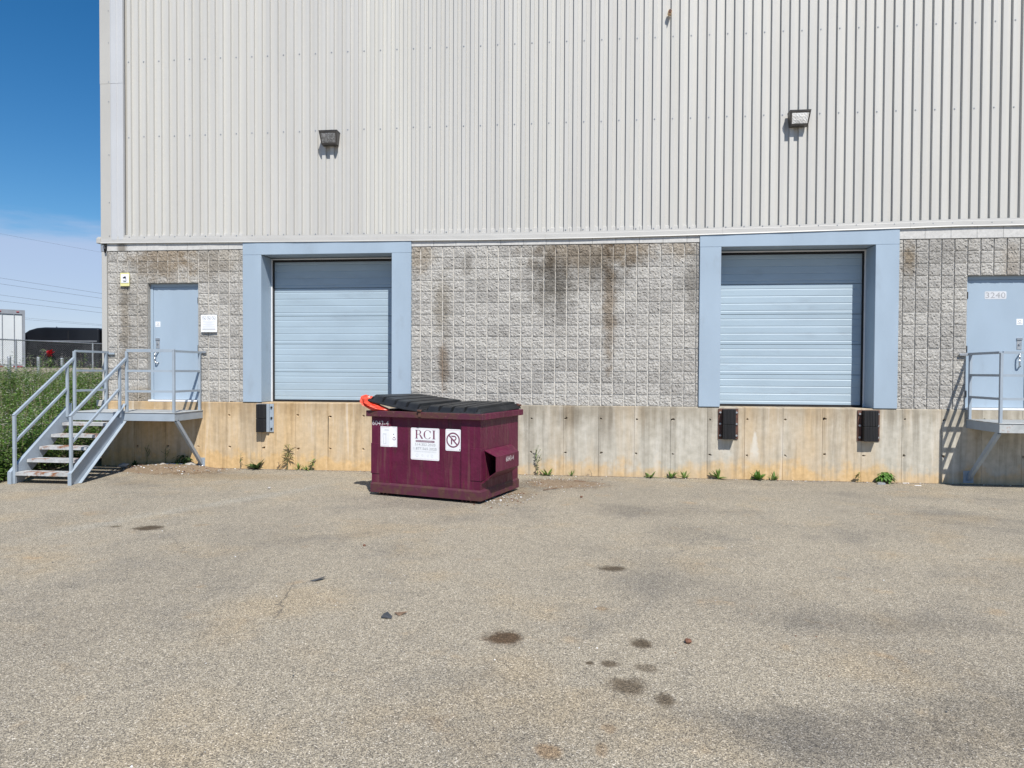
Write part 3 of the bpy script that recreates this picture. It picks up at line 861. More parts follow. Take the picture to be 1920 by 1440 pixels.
# sectional dock doors
def dock_door(name, xo0, xo1, xi0, xi1, zh, ztop, lab):
    YF, YD = -0.045, 0.415
    mb = MB()                       # header is the part, the rest hangs from it
    mb.bbox(xo0, xo1, YF+.003, 0.02, zh, ztop, .004)
    fr = mb.build(name, 'blue_trim', wh); fr['label'] = lab
    MB().bbox(xo0+.002, xi0, YF, YD+.02, ZB+.006, zh-.003, .004).build('jamb', 'blue_trim', fr)
    MB().bbox(xi1, xo1-.002, YF, YD+.02, ZB+.006, zh-.003, .004).build('jamb', 'blue_trim', fr)
    MB().box(xi0+.001, xi1-.001, 0.021, YD+.02, zh+.004, ztop-.02).build('soffit', 'blue_trim', fr)
    # weather seals
    MB().box(xi0+.002, xi0+.022, YD-.055, YD-.03, ZB+.004, zh-.035).build('seal', 'white_strip', fr)
    MB().box(xi1-.022, xi1-.002, YD-.055, YD-.03, ZB+.004, zh-.035).build('seal', 'white_strip', fr)
    MB().box(xi0+.002, xi1-.002, YD-.055, YD-.03, zh-.034, zh-.015).build('seal', 'white_strip', fr)
    MB().box(xi0+.002, xi0+.05, YD-.03, YD-.005, ZB+.004, zh-.03).build('seal_gap', 'black_gap', fr)
    MB().box(xi1-.05, xi1-.002, YD-.03, YD-.005, ZB+.004, zh-.03).build('seal_gap', 'black_gap', fr)
    MB().box(xi0+.05, xi1-.05, YD-.03, YD-.005, zh-.075, zh-.03).build('seal_gap', 'black_gap', fr)
    # horizontal sections with pressed grooves
    H = 0.533; z = ZB+.035; top = zh+.02
    while z < top:
        h = min(H, top-z)
        prof = []
        zz = z+.002
        prof.append((YD+.007, zz)); prof.append((YD, zz+.005))
        t = z+.04
        gr = [0.062, 0.19, 0.318, 0.446] if h > .5 else [g for g in (0.062, 0.19, 0.318, 0.446) if g < h-.03]
        for g in gr:
            prof += [(YD, z+g-.012), (YD+.004, z+g-.005), (YD+.004, z+g+.003), (YD, z+g+.014)]
        prof += [(YD, z+h-.009), (YD+.010, z+h-.003)]
        n = len(prof)
        x0, x1 = xi0+.004, xi1-.004
        nn = 8; vs = []
        amp = random.uniform(.002, .005); ph = random.random()*6
        for q in range(nn+1):
            xq = x0+(x1-x0)*q/nn
            for p in prof: vs.append((xq, p[0]+amp*math.sin(xq*1.7+ph)*math.sin((p[1]-z)*6), p[1]))
        MB().add(vs, [(a*n+i, (a+1)*n+i, (a+1)*n+i+1, a*n+i+1) for a in range(nn) for i in range(n-1)]).build('door_section', 'blue_door', fr)
        z += h
    MB().box(xi0, xi1, YD+.013, YD+.05, ZB, ztop-.02).build('door_backing', 'black_gap', fr)
    MB().box(xi0+.01, xi1-.01, YD-.012, YD+.02, ZB+.004, ZB+.038).build('bottom_seal', 'black_rubber', fr)
    return fr
dl = dock_door('dock_door', -6.425, -3.222, -6.062, -3.582, 3.975, 4.26, 'blue-grey sectional dock door behind the maroon dumpster')
dr = dock_door('dock_door', 1.872, 5.137, 2.232, 4.757, 4.0, 4.30, 'blue-grey sectional dock door above the two rust-edged bumpers')

# man doors
def man_door(x0, x1, hinge_left, lab, pull=True):
    Z0, Z1 = ZB+.004, ZD-.005
    YD = 0.085
    mb = MB()
    mb.bbox(x0+.004, x0+.058, YD-.012, YD+.10, Z0, Z1, .003)
    mb.bbox(x1-.058, x1-.004, YD-.012, YD+.10, Z0, Z1, .003)
    mb.bbox(x0+.058, x1-.058, YD-.012, YD+.10, Z1-.06, Z1, .003)
    fr = mb.build('man_door', 'blue_trim', wh); fr['label'] = lab
    lf = MB().bbox(x0+.062, x1-.062, YD, YD+.045, Z0+.03, Z1-.064, .002).build('door_leaf', 'blue_trim', fr)
    MB().bbox(x0+.01, x1-.01, -0.03, YD+.10, ZB-.004, ZB+.028, .004).build('threshold', 'white_strip', fr)
    MB().box(x0, x1, YD+.05, YD+.12, Z0, Z1).build('door_backing', 'black_gap', fr)
    # reveals of cut block
    mbr = MB(); mbr.box(x0-.004, x0+.0035, 0.0, YD+.1, ZB, ZD); mbr.box(x1-.0035, x1+.004, 0, YD+.1, ZB, ZD); mbr.box(x0, x1, 0.002, YD+.1, ZD-.004, ZD+.004)
    mbr.build('reveal', 'split_block', fr)
    hx = x0+.045 if hinge_left else x1-.045
    for hz in (3.15, 2.25, 1.5):
        MB().tube((hx, YD-.018, hz-.055), (hx, YD-.018, hz+.055), .011, 8).build('hinge', 'black_gap', fr)
    lx = (x1-.062-.12) if hinge_left else (x0+.062+.045)
    MB().bbox(lx, lx+.075, YD-.006, YD-.0005, 2.245, 2.395, .002).build('lock_plate', 'galvanised', fr)
    MB().tube((lx+.037, YD-.005, 2.335), (lx+.037, YD-.022, 2.335), .019, 12).build('lock_cylinder', 'stainless', fr)
    MB().bbox(lx-.004, lx+.082, YD-.018, YD-.0005, 2.40, 2.44, .003).build('latch_guard', 'stainless', fr)
    hx2 = lx+.015
    MB().path([(hx2+.035, YD, 2.17), (hx2+.02, YD-.045, 2.175), (hx2, YD-.058, 2.15), (hx2-.002, YD-.062, 2.08), (hx2, YD-.058, 1.99), (hx2+.02, YD-.045, 1.965), (hx2+.04, YD, 1.97)], .0125, 8).build('pull_handle', 'stainless', fr, smooth=True)
    st = MB(); st.use('paper_white'); st.box(lx-.01, lx+.09, YD-.0022, YD-.0004, 2.655, 2.755)
    st.use('ink_grey'); ring2d(st, lx+.04, 2.712, .016, .024, YD-.003, 16); quad(st, [(lx+.0, YD-.003, 2.672), (lx+.08, YD-.003, 2.672), (lx+.08, YD-.003, 2.680), (lx+.0, YD-.003, 2.680)])
    st.build('sticker', None, fr)
    return fr, YD
ml, YD = man_door(MDL, MDR, False, 'left grey-blue steel door at the top of the metal stairs')
mr, YD = man_door(RDL, RDR, True, 'grey-blue steel door numbered 3240')
# number plate 3240
pl = MB().use('ink_faint'); pl.prism(rrect(6.545, 6.885, 3.085, 3.215, .02), 'y', YD-.0018, YD-.0004)
plo = pl.build('number_plate', None, mr)
text_fit('lettering', '3240', 'ink_grey', plo, 6.560, 6.868, 3.103, 0.094, YD-.0026, 1.05)

# ------------------------------------------------------------------ signs on the block wall
s1 = thing('camera_sign', (-8.765, -0.05, 3.42), 'small yellow and white surveillance camera sign near the left corner', 'sign')
p = MB().use('sign_yellow').bbox(-.092, .092, -.002, .002, 0, .252, .001).build('panel', None, s1)
w_ = MB().use('paper_white'); w_.box(-.078, .078, -.0036, -.0021, .055, .225); w_.build('white_field', None, p)
g = MB().use('ink_black')
g.add([(-.048, -.0045, .150), (-.030, -.0045, .172), (.004, -.0045, .186), (.026, -.0045, .176), (.026, -.0045, .158), (.010, -.0045, .146), (-.02, -.0045, .140)], [(0, 1, 2, 3, 4, 5, 6)])
g.add([(.008, -.0045, .142), (.022, -.0045, .148), (.030, -.0045, .124), (.014, -.0045, .124)], [(0, 1, 2, 3)])
g.add([(.034, -.0045, .128), (.046, -.0045, .148), (.048, -.0045, .130)], [(0, 1, 2)])
g.build('camera_symbol', None, p)
g = MB().use('ink_black')
for zz, a in ((.100, .045), (.088, .03), (.080, .03)): quad(g, [(-a, -.0045, zz), (a, -.0045, zz), (a, -.0045, zz+.006), (-a, -.0045, zz+.006)])
quad(g, [(-.075, -.0045, .056), (.075, -.0045, .056), (.075, -.0045, .062), (-.075, -.0045, .062)])
g.build('print_lines', None, p)
for o in (s1,): o.location.z = 3.418

s2 = thing('notice_sign', (-7.08, -0.055, 2.545), 'white notice with three crossed-out circles beside the left steel door', 'sign')
p = MB().use('paper_white').bbox(-.158, .158, -.002, .002, 0, .322, .001).build('panel', None, s2)
g = MB().use('ink_grey')
for cx in (-.095, 0, .095):
    ring2d(g, cx, .262, .034, .040, -.0032, 24)
    t = math.radians(-45)
    quad(g, [(cx+math.cos(2.36)*.036-.002, -.0032, .262+math.sin(2.36)*.036-.002), (cx+math.cos(2.36)*.036+.002, -.0032, .262+math.sin(2.36)*.036+.002),
             (cx+math.cos(-.785)*.036+.002, -.0032, .262+math.sin(-.785)*.036+.002), (cx+math.cos(-.785)*.036-.002, -.0032, .262+math.sin(-.785)*.036-.002)])
    quad(g, [(cx-.012, -.003, .250), (cx+.016, -.003, .250), (cx+.012, -.003, .270), (cx-.010, -.003, .266)])
g.build('prohibition_symbols', None, p)
g = MB().use('ink_faint')
for zz, a in ((.196, .125), (.182, .115), (.168, .07), (.150, .12), (.136, .11), (.122, .075), (.100, .12), (.088, .12), (.022, .10)):
    quad(g, [(-a, -.0032, zz), (a, -.0032, zz), (a, -.0032, zz+.006), (-a, -.0032, zz+.006)])
g.use('ink_black'); quad(g, [(-.13, -.0033, .052), (.13, -.0033, .052), (.13, -.0033, .060), (-.13, -.0033, .060)])
g.build('print_lines', None, p)

# ------------------------------------------------------------------ wall lamps
def wall_lamp(x, z, lens, lab):
    t = thing('wall_lamp', (x, -0.049, z), lab, 'lamp', 'flood lamps on the metal siding')
    t.scale = (.88, .88, .88)
    w0, w1 = .19, .162
    pr = [(0.0, 0.0), (0.0, .262), (-.20, .262), (-.20, .245), (-.115, 0.0)]
    vs = []
    for sx in (-1, 1):
        for (y, zz) in pr: vs.append((sx*(w1+(w0-w1)*zz/.262), y, zz))
    n = 5
    MB().add(vs, [tuple(range(n)), tuple(range(n, 2*n))[::-1]]+[(i, (i+1) % n, n+(i+1) % n, n+i) for i in range(n)]).build('housing', 'lamp_bronze', t)
    MB().bbox(-.195, .195, -.205, .002, .258, .272, .003).build('hood', 'lamp_bronze', t)
    # slanted front frame and lens
    a = Vector((-.2005, .245)); b = Vector((-.1155, 0.0)); d = (b-a)
    nrm = Vector((d.y, -d.x)).normalized()
    if nrm.x > 0: nrm = -nrm
    def P(u, s, o):
        q = a+d*s+nrm*o
        ww = w1+(w0-w1)*q.y/.262
        return (u*ww, q.x, q.y)
    mb = MB()
    for (u0, u1, s0, s1) in ((-.99, .99, .0, .10), (-.99, .99, .86, .99), (-.99, -.86, .10, .86), (.86, .99, .10, .86)):
        f8 = [P(u, s, o) for o in (0.0, .012) for (u, s) in ((u0, s0), (u1, s0), (u1, s1), (u0, s1))]
        mb.add(f8, [(0, 1, 2, 3), (4, 7, 6, 5), (0, 4, 5, 1), (1, 5, 6, 2), (2, 6, 7, 3), (3, 7, 4, 0)])
    mb.build('frame', 'lamp_bronze', t)
    nu, nsn = 10, 7; vs = [P(-.85+1.7*i/nu, .11+.74*j/nsn, .008+.010*math.sin(math.pi*i/nu)*math.sin(math.pi*j/nsn)+.002*((i+j) % 2)) for j in range(nsn+1) for i in range(nu+1)]
    MB().add(vs, [(j*(nu+1)+i, j*(nu+1)+i+1, (j+1)*(nu+1)+i+1, (j+1)*(nu+1)+i) for j in range(nsn) for i in range(nu)]).build('lens', lens, t, smooth=False)
wall_lamp(-4.715, 5.925, 'lamp_lens_dull', 'dark flood lamp with dull lens high above the left dock door')
wall_lamp(3.465, 5.99, 'lamp_lens', 'flood lamp with bright lens high above the right dock door')
kn = MB().use('brass').tube((1.32, -.04, 8.01), (1.32, -.15, 8.005), .034, 12).use('rust_steel').tube((1.32, -.15, 8.005), (1.32, -.165, 8.005), .026, 12).build('pipe_stub', None)
tag(kn, 'small brass-coloured pipe stub sticking out of the siding near the roof', 'pipe')

# ------------------------------------------------------------------ dock bumpers
def bumper(x, w, kind, lab):
    t = thing('dock_bumper', (x, CF-.002, 0.69), lab, 'bumper', 'dock bumpers under the dock doors')
    h = .525
    pm = 'rust_steel' if kind else 'galvanised'
    MB().bbox(-w/2, w/2, -.012, 0, 0, h, .002).build('back_plate', pm, t)
    if kind:
        MB().bbox(-w/2, -w/2+.062, -.02, -.0125, .004, h-.004, .002).build('angle', pm, t)
        MB().bbox(w/2-.062, w/2, -.02, -.0125, .004, h-.004, .002).build('angle', pm, t)
        rx0, rx1 = -w/2+.064, w/2-.064; dpt = .14
    else:
        MB().bbox(w/2-.125, w/2-.075, -.05, -.0125, .004, h-.004, .002).build('angle', 'blue_steel', t)
        MB().bbox(-w/2, -w/2+.03, -.05, -.0125, .004, h-.004, .002).build('angle', 'blue_steel', t)
        MB().bbox(w/2-.075, w/2, -.02, -.0125, .004, h-.004, .002).build('angle', 'blue_steel', t)
        rx0, rx1 = -w/2+.032, w/2-.127; dpt = .14
    # laminated rubber strips, two stacks
    for za, zb in ((.006, h*.485), (h*.495, h-.006)):
        mb = MB(); nl = 9; pw = (rx1-rx0)/nl
        for i in range(nl):
            mb.bbox(rx0+i*pw+.001, rx0+(i+1)*pw-.001, -dpt-random.uniform(0, .008), -.013, za, zb, .003)
        mb.build('rubber_pad', 'black_rubber', t)
    for sx in (-1, 1):
        for zz in (.065, .265, .462):
            bx = sx*(w/2-.031) if kind else (w/2-.037 if sx > 0 else -w/2+.015)
            MB().tube((bx, -.02, zz), (bx, -.042, zz), .018, 6).build('bolt', 'galvanised' if kind else 'black_gap', t)
bumper(-5.98, .315, 0, 'black dock bumper with grey steel plate at the left dock door')
bumper(2.377, .335, 1, 'rust-edged black dock bumper at the left foot of the right dock door')
bumper(4.68, .355, 1, 'rust-edged black dock bumper at the right foot of the right dock door')

# ------------------------------------------------------------------ steel stairs and landings
STL = 'blue_steel'
def channel_y(mb, x, y0, y1, z0, z1, out, t=.008, fl=.05):
    xa, xb = sorted((x, x+out*t)); mb.box(xa, xb, y0, y1, z0, z1)
    xa, xb = sorted((x+out*t, x+out*fl)); mb.box(xa, xb, y0, y1, z0, z0+t); mb.box(xa, xb, y0, y1, z1-t, z1)
def sqpost(mb, x, y, z0, z1, w=.042): mb.bbox(x-w/2, x+w/2, y-w/2, y+w/2, z0, z1, .003)
DKZ = 1.085
RZ = (2.165, 1.815, 1.455)
def landing(t, x0, x1, yf, rails_front, side_posts, brace_x):
    """deck on channel frame, cantilevered from the wall with braces"""
    mb = MB(); mb.bbox(x0-.01, x1+.01, yf-.012, -.032, DKZ-.012, DKZ, .003); mb.build('deck', 'deck_plate', t)
    mb = MB(); mb.box(x0, x1, yf, yf+.008, DKZ-.15, DKZ-.013); mb.box(x0, x1, yf+.008, yf+.05, DKZ-.15, DKZ-.142); mb.build('front_beam', STL, t)
    for xx, o in ((x0, 1), (x1, -1)):
        mb = MB(); channel_y(mb, xx, yf+.009, -.03, DKZ-.15, DKZ-.0135, o); mb.build('side_beam', STL, t)
    for bx in brace_x:
        MB().bar((bx, yf+.09, DKZ-.15), (bx, -.04, .085), .05, .062).build('brace', STL, t)
        MB().bbox(bx-.07, bx+.07, -.040, -.0305, .02, .19, .002).build('foot_plate', STL, t)
def rail(t, a, b, w=.038):
    MB().bar(a, b, w, w).build('rail', STL, t)

YF = -0.92
st = thing('metal_stairs', (0, 0, 0), 'grey-blue steel stairs with landing and railings at the left door', 'stairs')
landing(st, -9.19, -7.225, YF, None, None, (-7.25,))
PX0, PX1, PX2 = -9.135, -8.135, -7.25
for (px, py) in ((PX0, YF+.02), (PX1, YF+.02), (PX2, YF+.02), (PX0, -.09), (PX2, -.09)):
    mb = MB(); sqpost(mb, px, py, DKZ, RZ[0]-.002); mb.build('post', STL, st)
for z in RZ:
    rail(st, (PX0, YF+.043, z), (PX0, (-.11 if z < 2 else -.02), z))
    rail(st, (PX1+.022, YF+.02, z), (PX2-.022, YF+.02, z))
    rail(st, (PX2, YF+.043, z), (PX2, (-.11 if z < 2 else -.02), z))
rail(st, (PX1-.001, YF+.02, RZ[0]+.02), (PX2+.02, YF+.02, RZ[0]+.02), .03)
MB().bbox(PX2+.02, PX2+.10, -.05, -.02, 2.15, 2.19, .004).build('wall_bracket', 'galvanised', st)
MB().bbox(PX0+.02, PX0+.14, -.05, -.02, 2.12, 2.155, .004).build('wall_bracket', STL, st)
# stringers: channel section following the flight
Y0, Z0 = -2.235, 0.0
run = (YF-Y0); rise = DKZ-.03
def stringer(x, out):
    sl = rise/run; L = math.hypot(run, rise)
    dv = .15                                    # vertical half depth
    def pt(y, off): return (y, Z0+.09+(y-Y0)*sl+off)
    top = [(Y0-.02, .0), (Y0-.02, .19), pt(YF-.012, .10), pt(YF-.012, -.215), (Y0+.20, .0)]
    mb = MB(); xa, xb = sorted((x, x+out*.009)); mb.prism(top, 'x', xa, xb)
    # flanges
    xa, xb = sorted((x+out*.009, x+out*.062))
    def fl(p, q):
        p = Vector((0, *p)); q = Vector((0, *q)); d = (q-p).normalized(); nn = Vector((0, -d.z, d.y))*.008
        vs = []
        for xx in (xa, xb):
            for c in (p, q, q-nn, p-nn): vs.append((xx, c.y, c.z))
        mb.add(vs, [(0, 1, 2, 3), (7, 6, 5, 4), (0, 4, 5, 1), (1, 5, 6, 2), (2, 6, 7, 3), (3, 7, 4, 0)])
    fl(top[1], top[2]); fl((top[4][0], .008), (top[3][0], top[3][1]+.008)); 
    mb.box(xa, xb, Y0-.02, Y0-.012, 0, .185)
    mb.build('stringer', STL, st)
stringer(-9.165, -1); stringer(-8.185, 1)
for k in range(5):
    z = .183+k*.181; y = -2.20+k*.256
    mb = MB().use('tread_plate'); mb.bbox(-9.155, -8.195, y, y+.25, z-.008, z, .002)
    mb.box(-9.155, -8.195, y-.002, y+.006, z-.05, z-.0085)
    mb.box(-9.155, -8.195, y+.244, y+.252, z-.045, z-.0085)
    # raised tread pattern
    for i in range(22):
        for j in range(5):
            cx = -9.13+i*.0425; cy = y+.03+j*.046; a = .012 if (i+j) % 2 else -.012
            mb.bar((cx-.011, cy-a, z), (cx+.011, cy+a, z), .006, .006)
    mb.build('tread', None, st)
    mb = MB()
    for xx in (-9.154, -8.215): mb.box(xx, xx+.018, y+.02, y+.22, z-.05, z-.009)
    mb.build('tread_bracket', STL, st)
# stair handrails
for X, zb in ((-9.155, 0.0), (-8.175, 0.19)):
    yb = -2.19
    mb = MB(); sqpost(mb, X, yb, zb, 1.085); mb.build('post', STL, st)
    tx = PX0 if X < -9 else PX1
    mb = MB(); sqpost(mb, (X+tx)/2-.0, -1.06, 1.0, 1.90, .04); mb.build('post', STL, st)
    rail(st, (X, yb-.02, 1.085), (tx-.0, YF-.002, 2.03), .040)
    rail(st, (X, yb+.022, .68), ((X+tx)/2, -1.082, 1.49), .034)

st2 = thing('metal_landing', (0, 0, 0), 'grey-blue steel landing with railing below door 3240', 'landing')
YF2 = -0.975
def landing2():
    x0, x1 = 6.235, 8.3
    mb = MB().use('deck_plate'); mb.bbox(x0-.01, x1, YF2-.012, -.032, DKZ-.012, DKZ, .003); mb.build('deck', None, st2)
    MB().box(x0, x1, YF2, YF2+.008, DKZ-.15, DKZ-.013).build('front_beam', 'deck_plate', st2)
    mb = MB(); channel_y(mb, x0, YF2+.009, -.03, DKZ-.15, DKZ-.0135, 1); mb.build('side_beam', STL, st2)
    mb = MB(); channel_y(mb, x1, YF2+.009, -.03, DKZ-.15, DKZ-.0135, -1); mb.build('side_beam', STL, st2)
    for bx in (6.275, 8.25):
        MB().bar((bx, YF2+.09, DKZ-.15), (bx, -.04, .085), .05, .075).build('brace', STL, st2)
        MB().bbox(bx-.08, bx+.08, -.042, -.0305, .02, .22, .002).build('foot_plate', STL, st2)
    for (px, py) in ((6.255, YF2+.02), (6.255, -.085), (8.27, YF2+.02), (8.27, -.085)):
        mb = MB(); sqpost(mb, px, py, DKZ, RZ[0]-.002); mb.build('post', STL, st2)
    for z in RZ:
        rail(st2, (6.255, YF2+.043, z), (6.255, (-.107 if z < 2 else -.02), z))
        rail(st2, (8.27, YF2+.043, z), (8.27, (-.107 if z < 2 else -.02), z))
        rail(st2, (6.277, YF2+.02, z), (8.247, YF2+.02, z))
    MB().bbox(6.10, 6.235, -.06, -.03, 2.135, 2.175, .004).build('wall_bracket', 'galvanised', st2)
landing2()

# ------------------------------------------------------------------ dumpster
DW, DD = 1.80, 1.30
dz0, dzr = 0.05, 1.165                 # floor of the body, underside of the rim
dm = thing('dumpster', (-3.207, -2.36, 0), 'maroon steel dumpster with white stickers in front of the dock wall', 'dumpster', rz=math.radians(-17.5))
MP = 'maroon_paint'
c0, c1 = .315, 1.50                   # recessed middle of the front
mb = MB()
prf = [(0, 0), (c0, 0), (c0+.012, .03), (c1-.012, .03), (c1, 0), (DW, 0), (DW, DD), (0, DD)]
n = len(prf)
inn = [(.02, .05), (DW-.02, .05), (DW-.02, DD-.02), (.02, DD-.02)]
vs = [(p[0], p[1], dz0) for p in prf]+[(p[0], p[1], dzr+.02) for p in prf]
mb.add(vs, [(i, (i+1) % n, n+(i+1) % n, n+i) for i in range(n)]+[tuple(range(n))])
mb.add([(p[0], p[1], .10) for p in inn]+[(p[0], p[1], dzr+.06) for p in inn], [(0, 1, 5, 4), (1, 2, 6, 5), (2, 3, 7, 6), (3, 0, 4, 7), (0, 1, 2, 3)])
mb.build('body', MP, dm)
# rim: rectangular tube running round the top
mb = MB(); o = .062; h0, h1 = dzr, dzr+.088
mb.bbox(-o, DW+o, -o, .03, h0, h1, .006); mb.build('rim', 'maroon_rusty', dm)
MB().bbox(-o, DW+o, DD-.03, DD+o, h0, h1, .006).build('rim', MP, dm)
MB().bbox(-o+.002, .03, .031, DD-.031, h0+.001, h1-.001, .006).build('rim', MP, dm)
MB().bbox(DW-.03, DW+o-.002, .031, DD-.031, h0+.001, h1-.001, .006).build('rim', MP, dm)
# base band and wear plates wrapping the corners
mb = MB()
bo = .014
bp = [(-bo, -bo), (DW+bo, -bo), (DW+bo, DD+bo), (-bo, DD+bo)]
vs = [(p[0], p[1], dz0-.005) for p in bp]+[(p[0], p[1], .165) for p in bp]+[(min(max(p[0], 0), DW), min(max(p[1], 0.002), DD), .195) for p in bp]
mb.add(vs, [(i, (i+1) % 4, 4+(i+1) % 4, 4+i) for i in range(4)]+[(4+i, 4+(i+1) % 4, 8+(i+1) % 4, 8+i) for i in range(4)]+[(3, 2, 1, 0)])
mb.build('base_band', 'maroon_rusty', dm)
for xa, xb in ((-.009, .14), (DW-.15, DW+.009)):
    MB().bbox(xa, xb, -.009, .15, .32, .77, .004).build('wear_plate', MP, dm)
for xa in (.12, DW-.30):
    mb = MB()
    for i in range(3): mb.box(xa+i*.065, xa+i*.065+.012, .02, DD-.05, 0.0, dz0)
    mb.box(xa-.02, xa+.17, .02, DD-.05, 0.003, .012)
    mb.build('skid', 'rust_steel', dm)
# fork sleeves on both sides: open thin-walled tubes
def sleeve(side):
    X = DW+.010 if side > 0 else -.010
    pr_in = [(0.0, .74), (.185, .655), (.185, .445), (0.0, .315)]
    y0, y1 = .10, 1.02
    mb = MB(); t = .008
    def out(p, y, d=0): return (X+side*(p[0]), y, p[1])
    m = len(pr_in)
    # outer and inner skins
    for k in range(m-1):
        a, b = Vector(pr_in[k]), Vector(pr_in[k+1]); d = (b-a).normalized(); nn = Vector((d.y, -d.x))*-t
        if (nn.x < 0): nn = nn
        ya0 = y0+.10*(a.x/.185)*0; yb0 = ya0
        ye_a = y1-(.14 if a.x > .1 else 0); ye_b = y1-(.14 if b.x > .1 else 0)
        q = [out(a, y0), out(b, y0), out(b, ye_b), out(a, ye_a)]
        a2, b2 = a-Vector((t, 0)) if a.x > .1 else a+Vector((.0, -t*np.sign(a.y-.5))), b-Vector((t, 0)) if b.x > .1 else b+Vector((.0, -t*np.sign(b.y-.5)))
        a2 = Vector((max(a2.x, 0), a2.y)); b2 = Vector((max(b2.x, 0), b2.y))
        q2 = [out(a2, y0), out(b2, y0), out(b2, ye_b), out(a2, ye_a)]
        mb.add(q+q2, [(0, 1, 2, 3), (7, 6, 5, 4), (0, 4, 5, 1), (2, 6, 7, 3)])
    # flared lip at the mouth
    mb.add([out((0, .315), y0), out((.13, .405), y0), out((.02, .29), y0-.07), out((0, .29), y0-.07)], [(0, 1, 2, 3)])
    # closed back end
    mb.add([out(pr_in[0], y1), out(pr_in[1], y1-.14), out(pr_in[2], y1-.14), out(pr_in[3], y1)], [(0, 1, 2), (0, 2, 3)])
    return mb.build('fork_sleeve', MP, dm)
slr = sleeve(1)
# numbers
text_fit('lettering', '6043-4', 'paint_white', dm, .012, .295, 1.035, .068, -.0015, 1.1)
me = text_fit('lettering', '6043-4', 'paint_white', dm, 0, .27, 0, .07, 0, 1.05)
me.rotation_euler = (0, 0, math.radians(90)); me.location = (DW+.010+.185+.0015, .42, .555)
# lids: ribbed black plastic
def lid(name, x0, x1, ztl, ztr, zb_l, zb_r, lab):
    """corner heights: front-left, front-right, back-left, back-right"""
    w = x1-x0; lanes = 4
    nu, nv = 84, 22
    def hh(u, v):
        e = min(u*w, (1-u)*w, v*1.36, (1-v)*1.36)
        base = 0.0
        if e < .03: return -.028 if e < .006 else 0.0
        k = min(1, (e-.03)/.045)
        lane = (u*w-.06)/((w-.12)/lanes); fr = lane-math.floor(lane)
        ch = 1.0
        if 0 <= lane <= lanes and (fr < .09 or fr > .91): ch = .05
        return .075*k*ch
    vs = []
    for j in range(nv+1):
        for i in range(nu+1):
            # cluster the samples at the edges
            u = i/nu; v = j/nv
            u = .5-.5*math.cos(math.pi*u)*.35-.5*(1-2*u)*.65; v = .5-.5*math.cos(math.pi*v)*.6-.5*(1-2*v)*.4
            zf = ztl+(ztr-ztl)*u; zb = zb_l+(zb_r-zb_l)*u
            z = zf+(zb-zf)*v + hh(u, v) - .014*math.sin(math.pi*u)*(1-v)
            vs.append((x0+w*u, -.055+(DD+.125)*v, z))
    W_ = nu+1
    top = len(vs)
    fs = [(j*W_+i, j*W_+i+1, (j+1)*W_+i+1, (j+1)*W_+i) for j in range(nv) for i in range(nu)]
    vs += [(v[0], v[1], v[2]-.007) for v in vs]
    fs += [(top+j*W_+i, top+(j+1)*W_+i, top+(j+1)*W_+i+1, top+j*W_+i+1) for j in range(nv) for i in range(nu)]
    ring = [i for i in range(W_)]+[j*W_+nu for j in range(1, nv+1)]+[nv*W_+i for i in range(nu-1, -1, -1)]+[j*W_ for j in range(nv-1, 0, -1)]
    L_ = len(ring)
    fs += [(ring[t], ring[(t+1) % L_], top+ring[(t+1) % L_], top+ring[t]) for t in range(L_)]
    o = MB().add(vs, fs).build(name, 'lid_plastic', dm); o['label'] = lab
    return o
lid('lid', -.045, .880, 1.430, 1.285, 1.40, 1.30, 'left lid, propped up by the red bag')
lid('lid', .895, DW+.02, 1.277, 1.275, 1.30, 1.30, 'right lid, closed')
mb = MB(); mb.tube((-.03, DD+.045, 1.315), (DW+.03, DD+.045, 1.315), .017, 8)
mb.build('hinge_bar', 'rust_steel', dm)
for hx in (.03, .86, DW-.03): MB().bbox(hx-.02, hx+.02, DD+.02, DD+.065, 1.25, 1.34, .004).build('hinge_bracket', 'maroon_rusty', dm)
mb = MB(); mb.bbox(.845, .885, -.078, -.0625, 1.185, 1.275, .003); mb.bbox(.835, .895, -.095, -.06, 1.262, 1.287, .004)
for q in range(0): mb.tube((.865+.006*(q % 2), -.07+.015*q*0, 1.16-.03*q), (.865-.006*(q % 2), -.068, 1.13-.03*q), .009, 6)
mb.build('latch', 'rust_steel', dm)

# stickers
def sticker(name, x0, x1, z0, z1, y, lab):
    mb = MB().use('paper_white'); mb.prism(rrect(x0, x1, z0, z1, .018), 'y', y-.0015, y-.0003)
    o = mb.build(name, None, dm); o['label'] = lab
    mb = MB().use('ink_pink')
    a, b = .013, .017
    for (xa, xb, za, zb) in ((x0+a, x1-a, z0+a, z0+b), (x0+a, x1-a, z1-b, z1-a), (x0+a, x0+b, z0+b, z1-b), (x1-b, x1-a, z0+b, z1-b)):
        quad(mb, [(xa, y-.0022, za), (xb, y-.0022, za), (xb, y-.0022, zb), (xa, y-.0022, zb)])
    mb.build('border', None, o)
    return o
FY = .03
r1 = sticker('sticker', .645, 1.118, .56, 1.02, FY, 'large white RCI sticker')
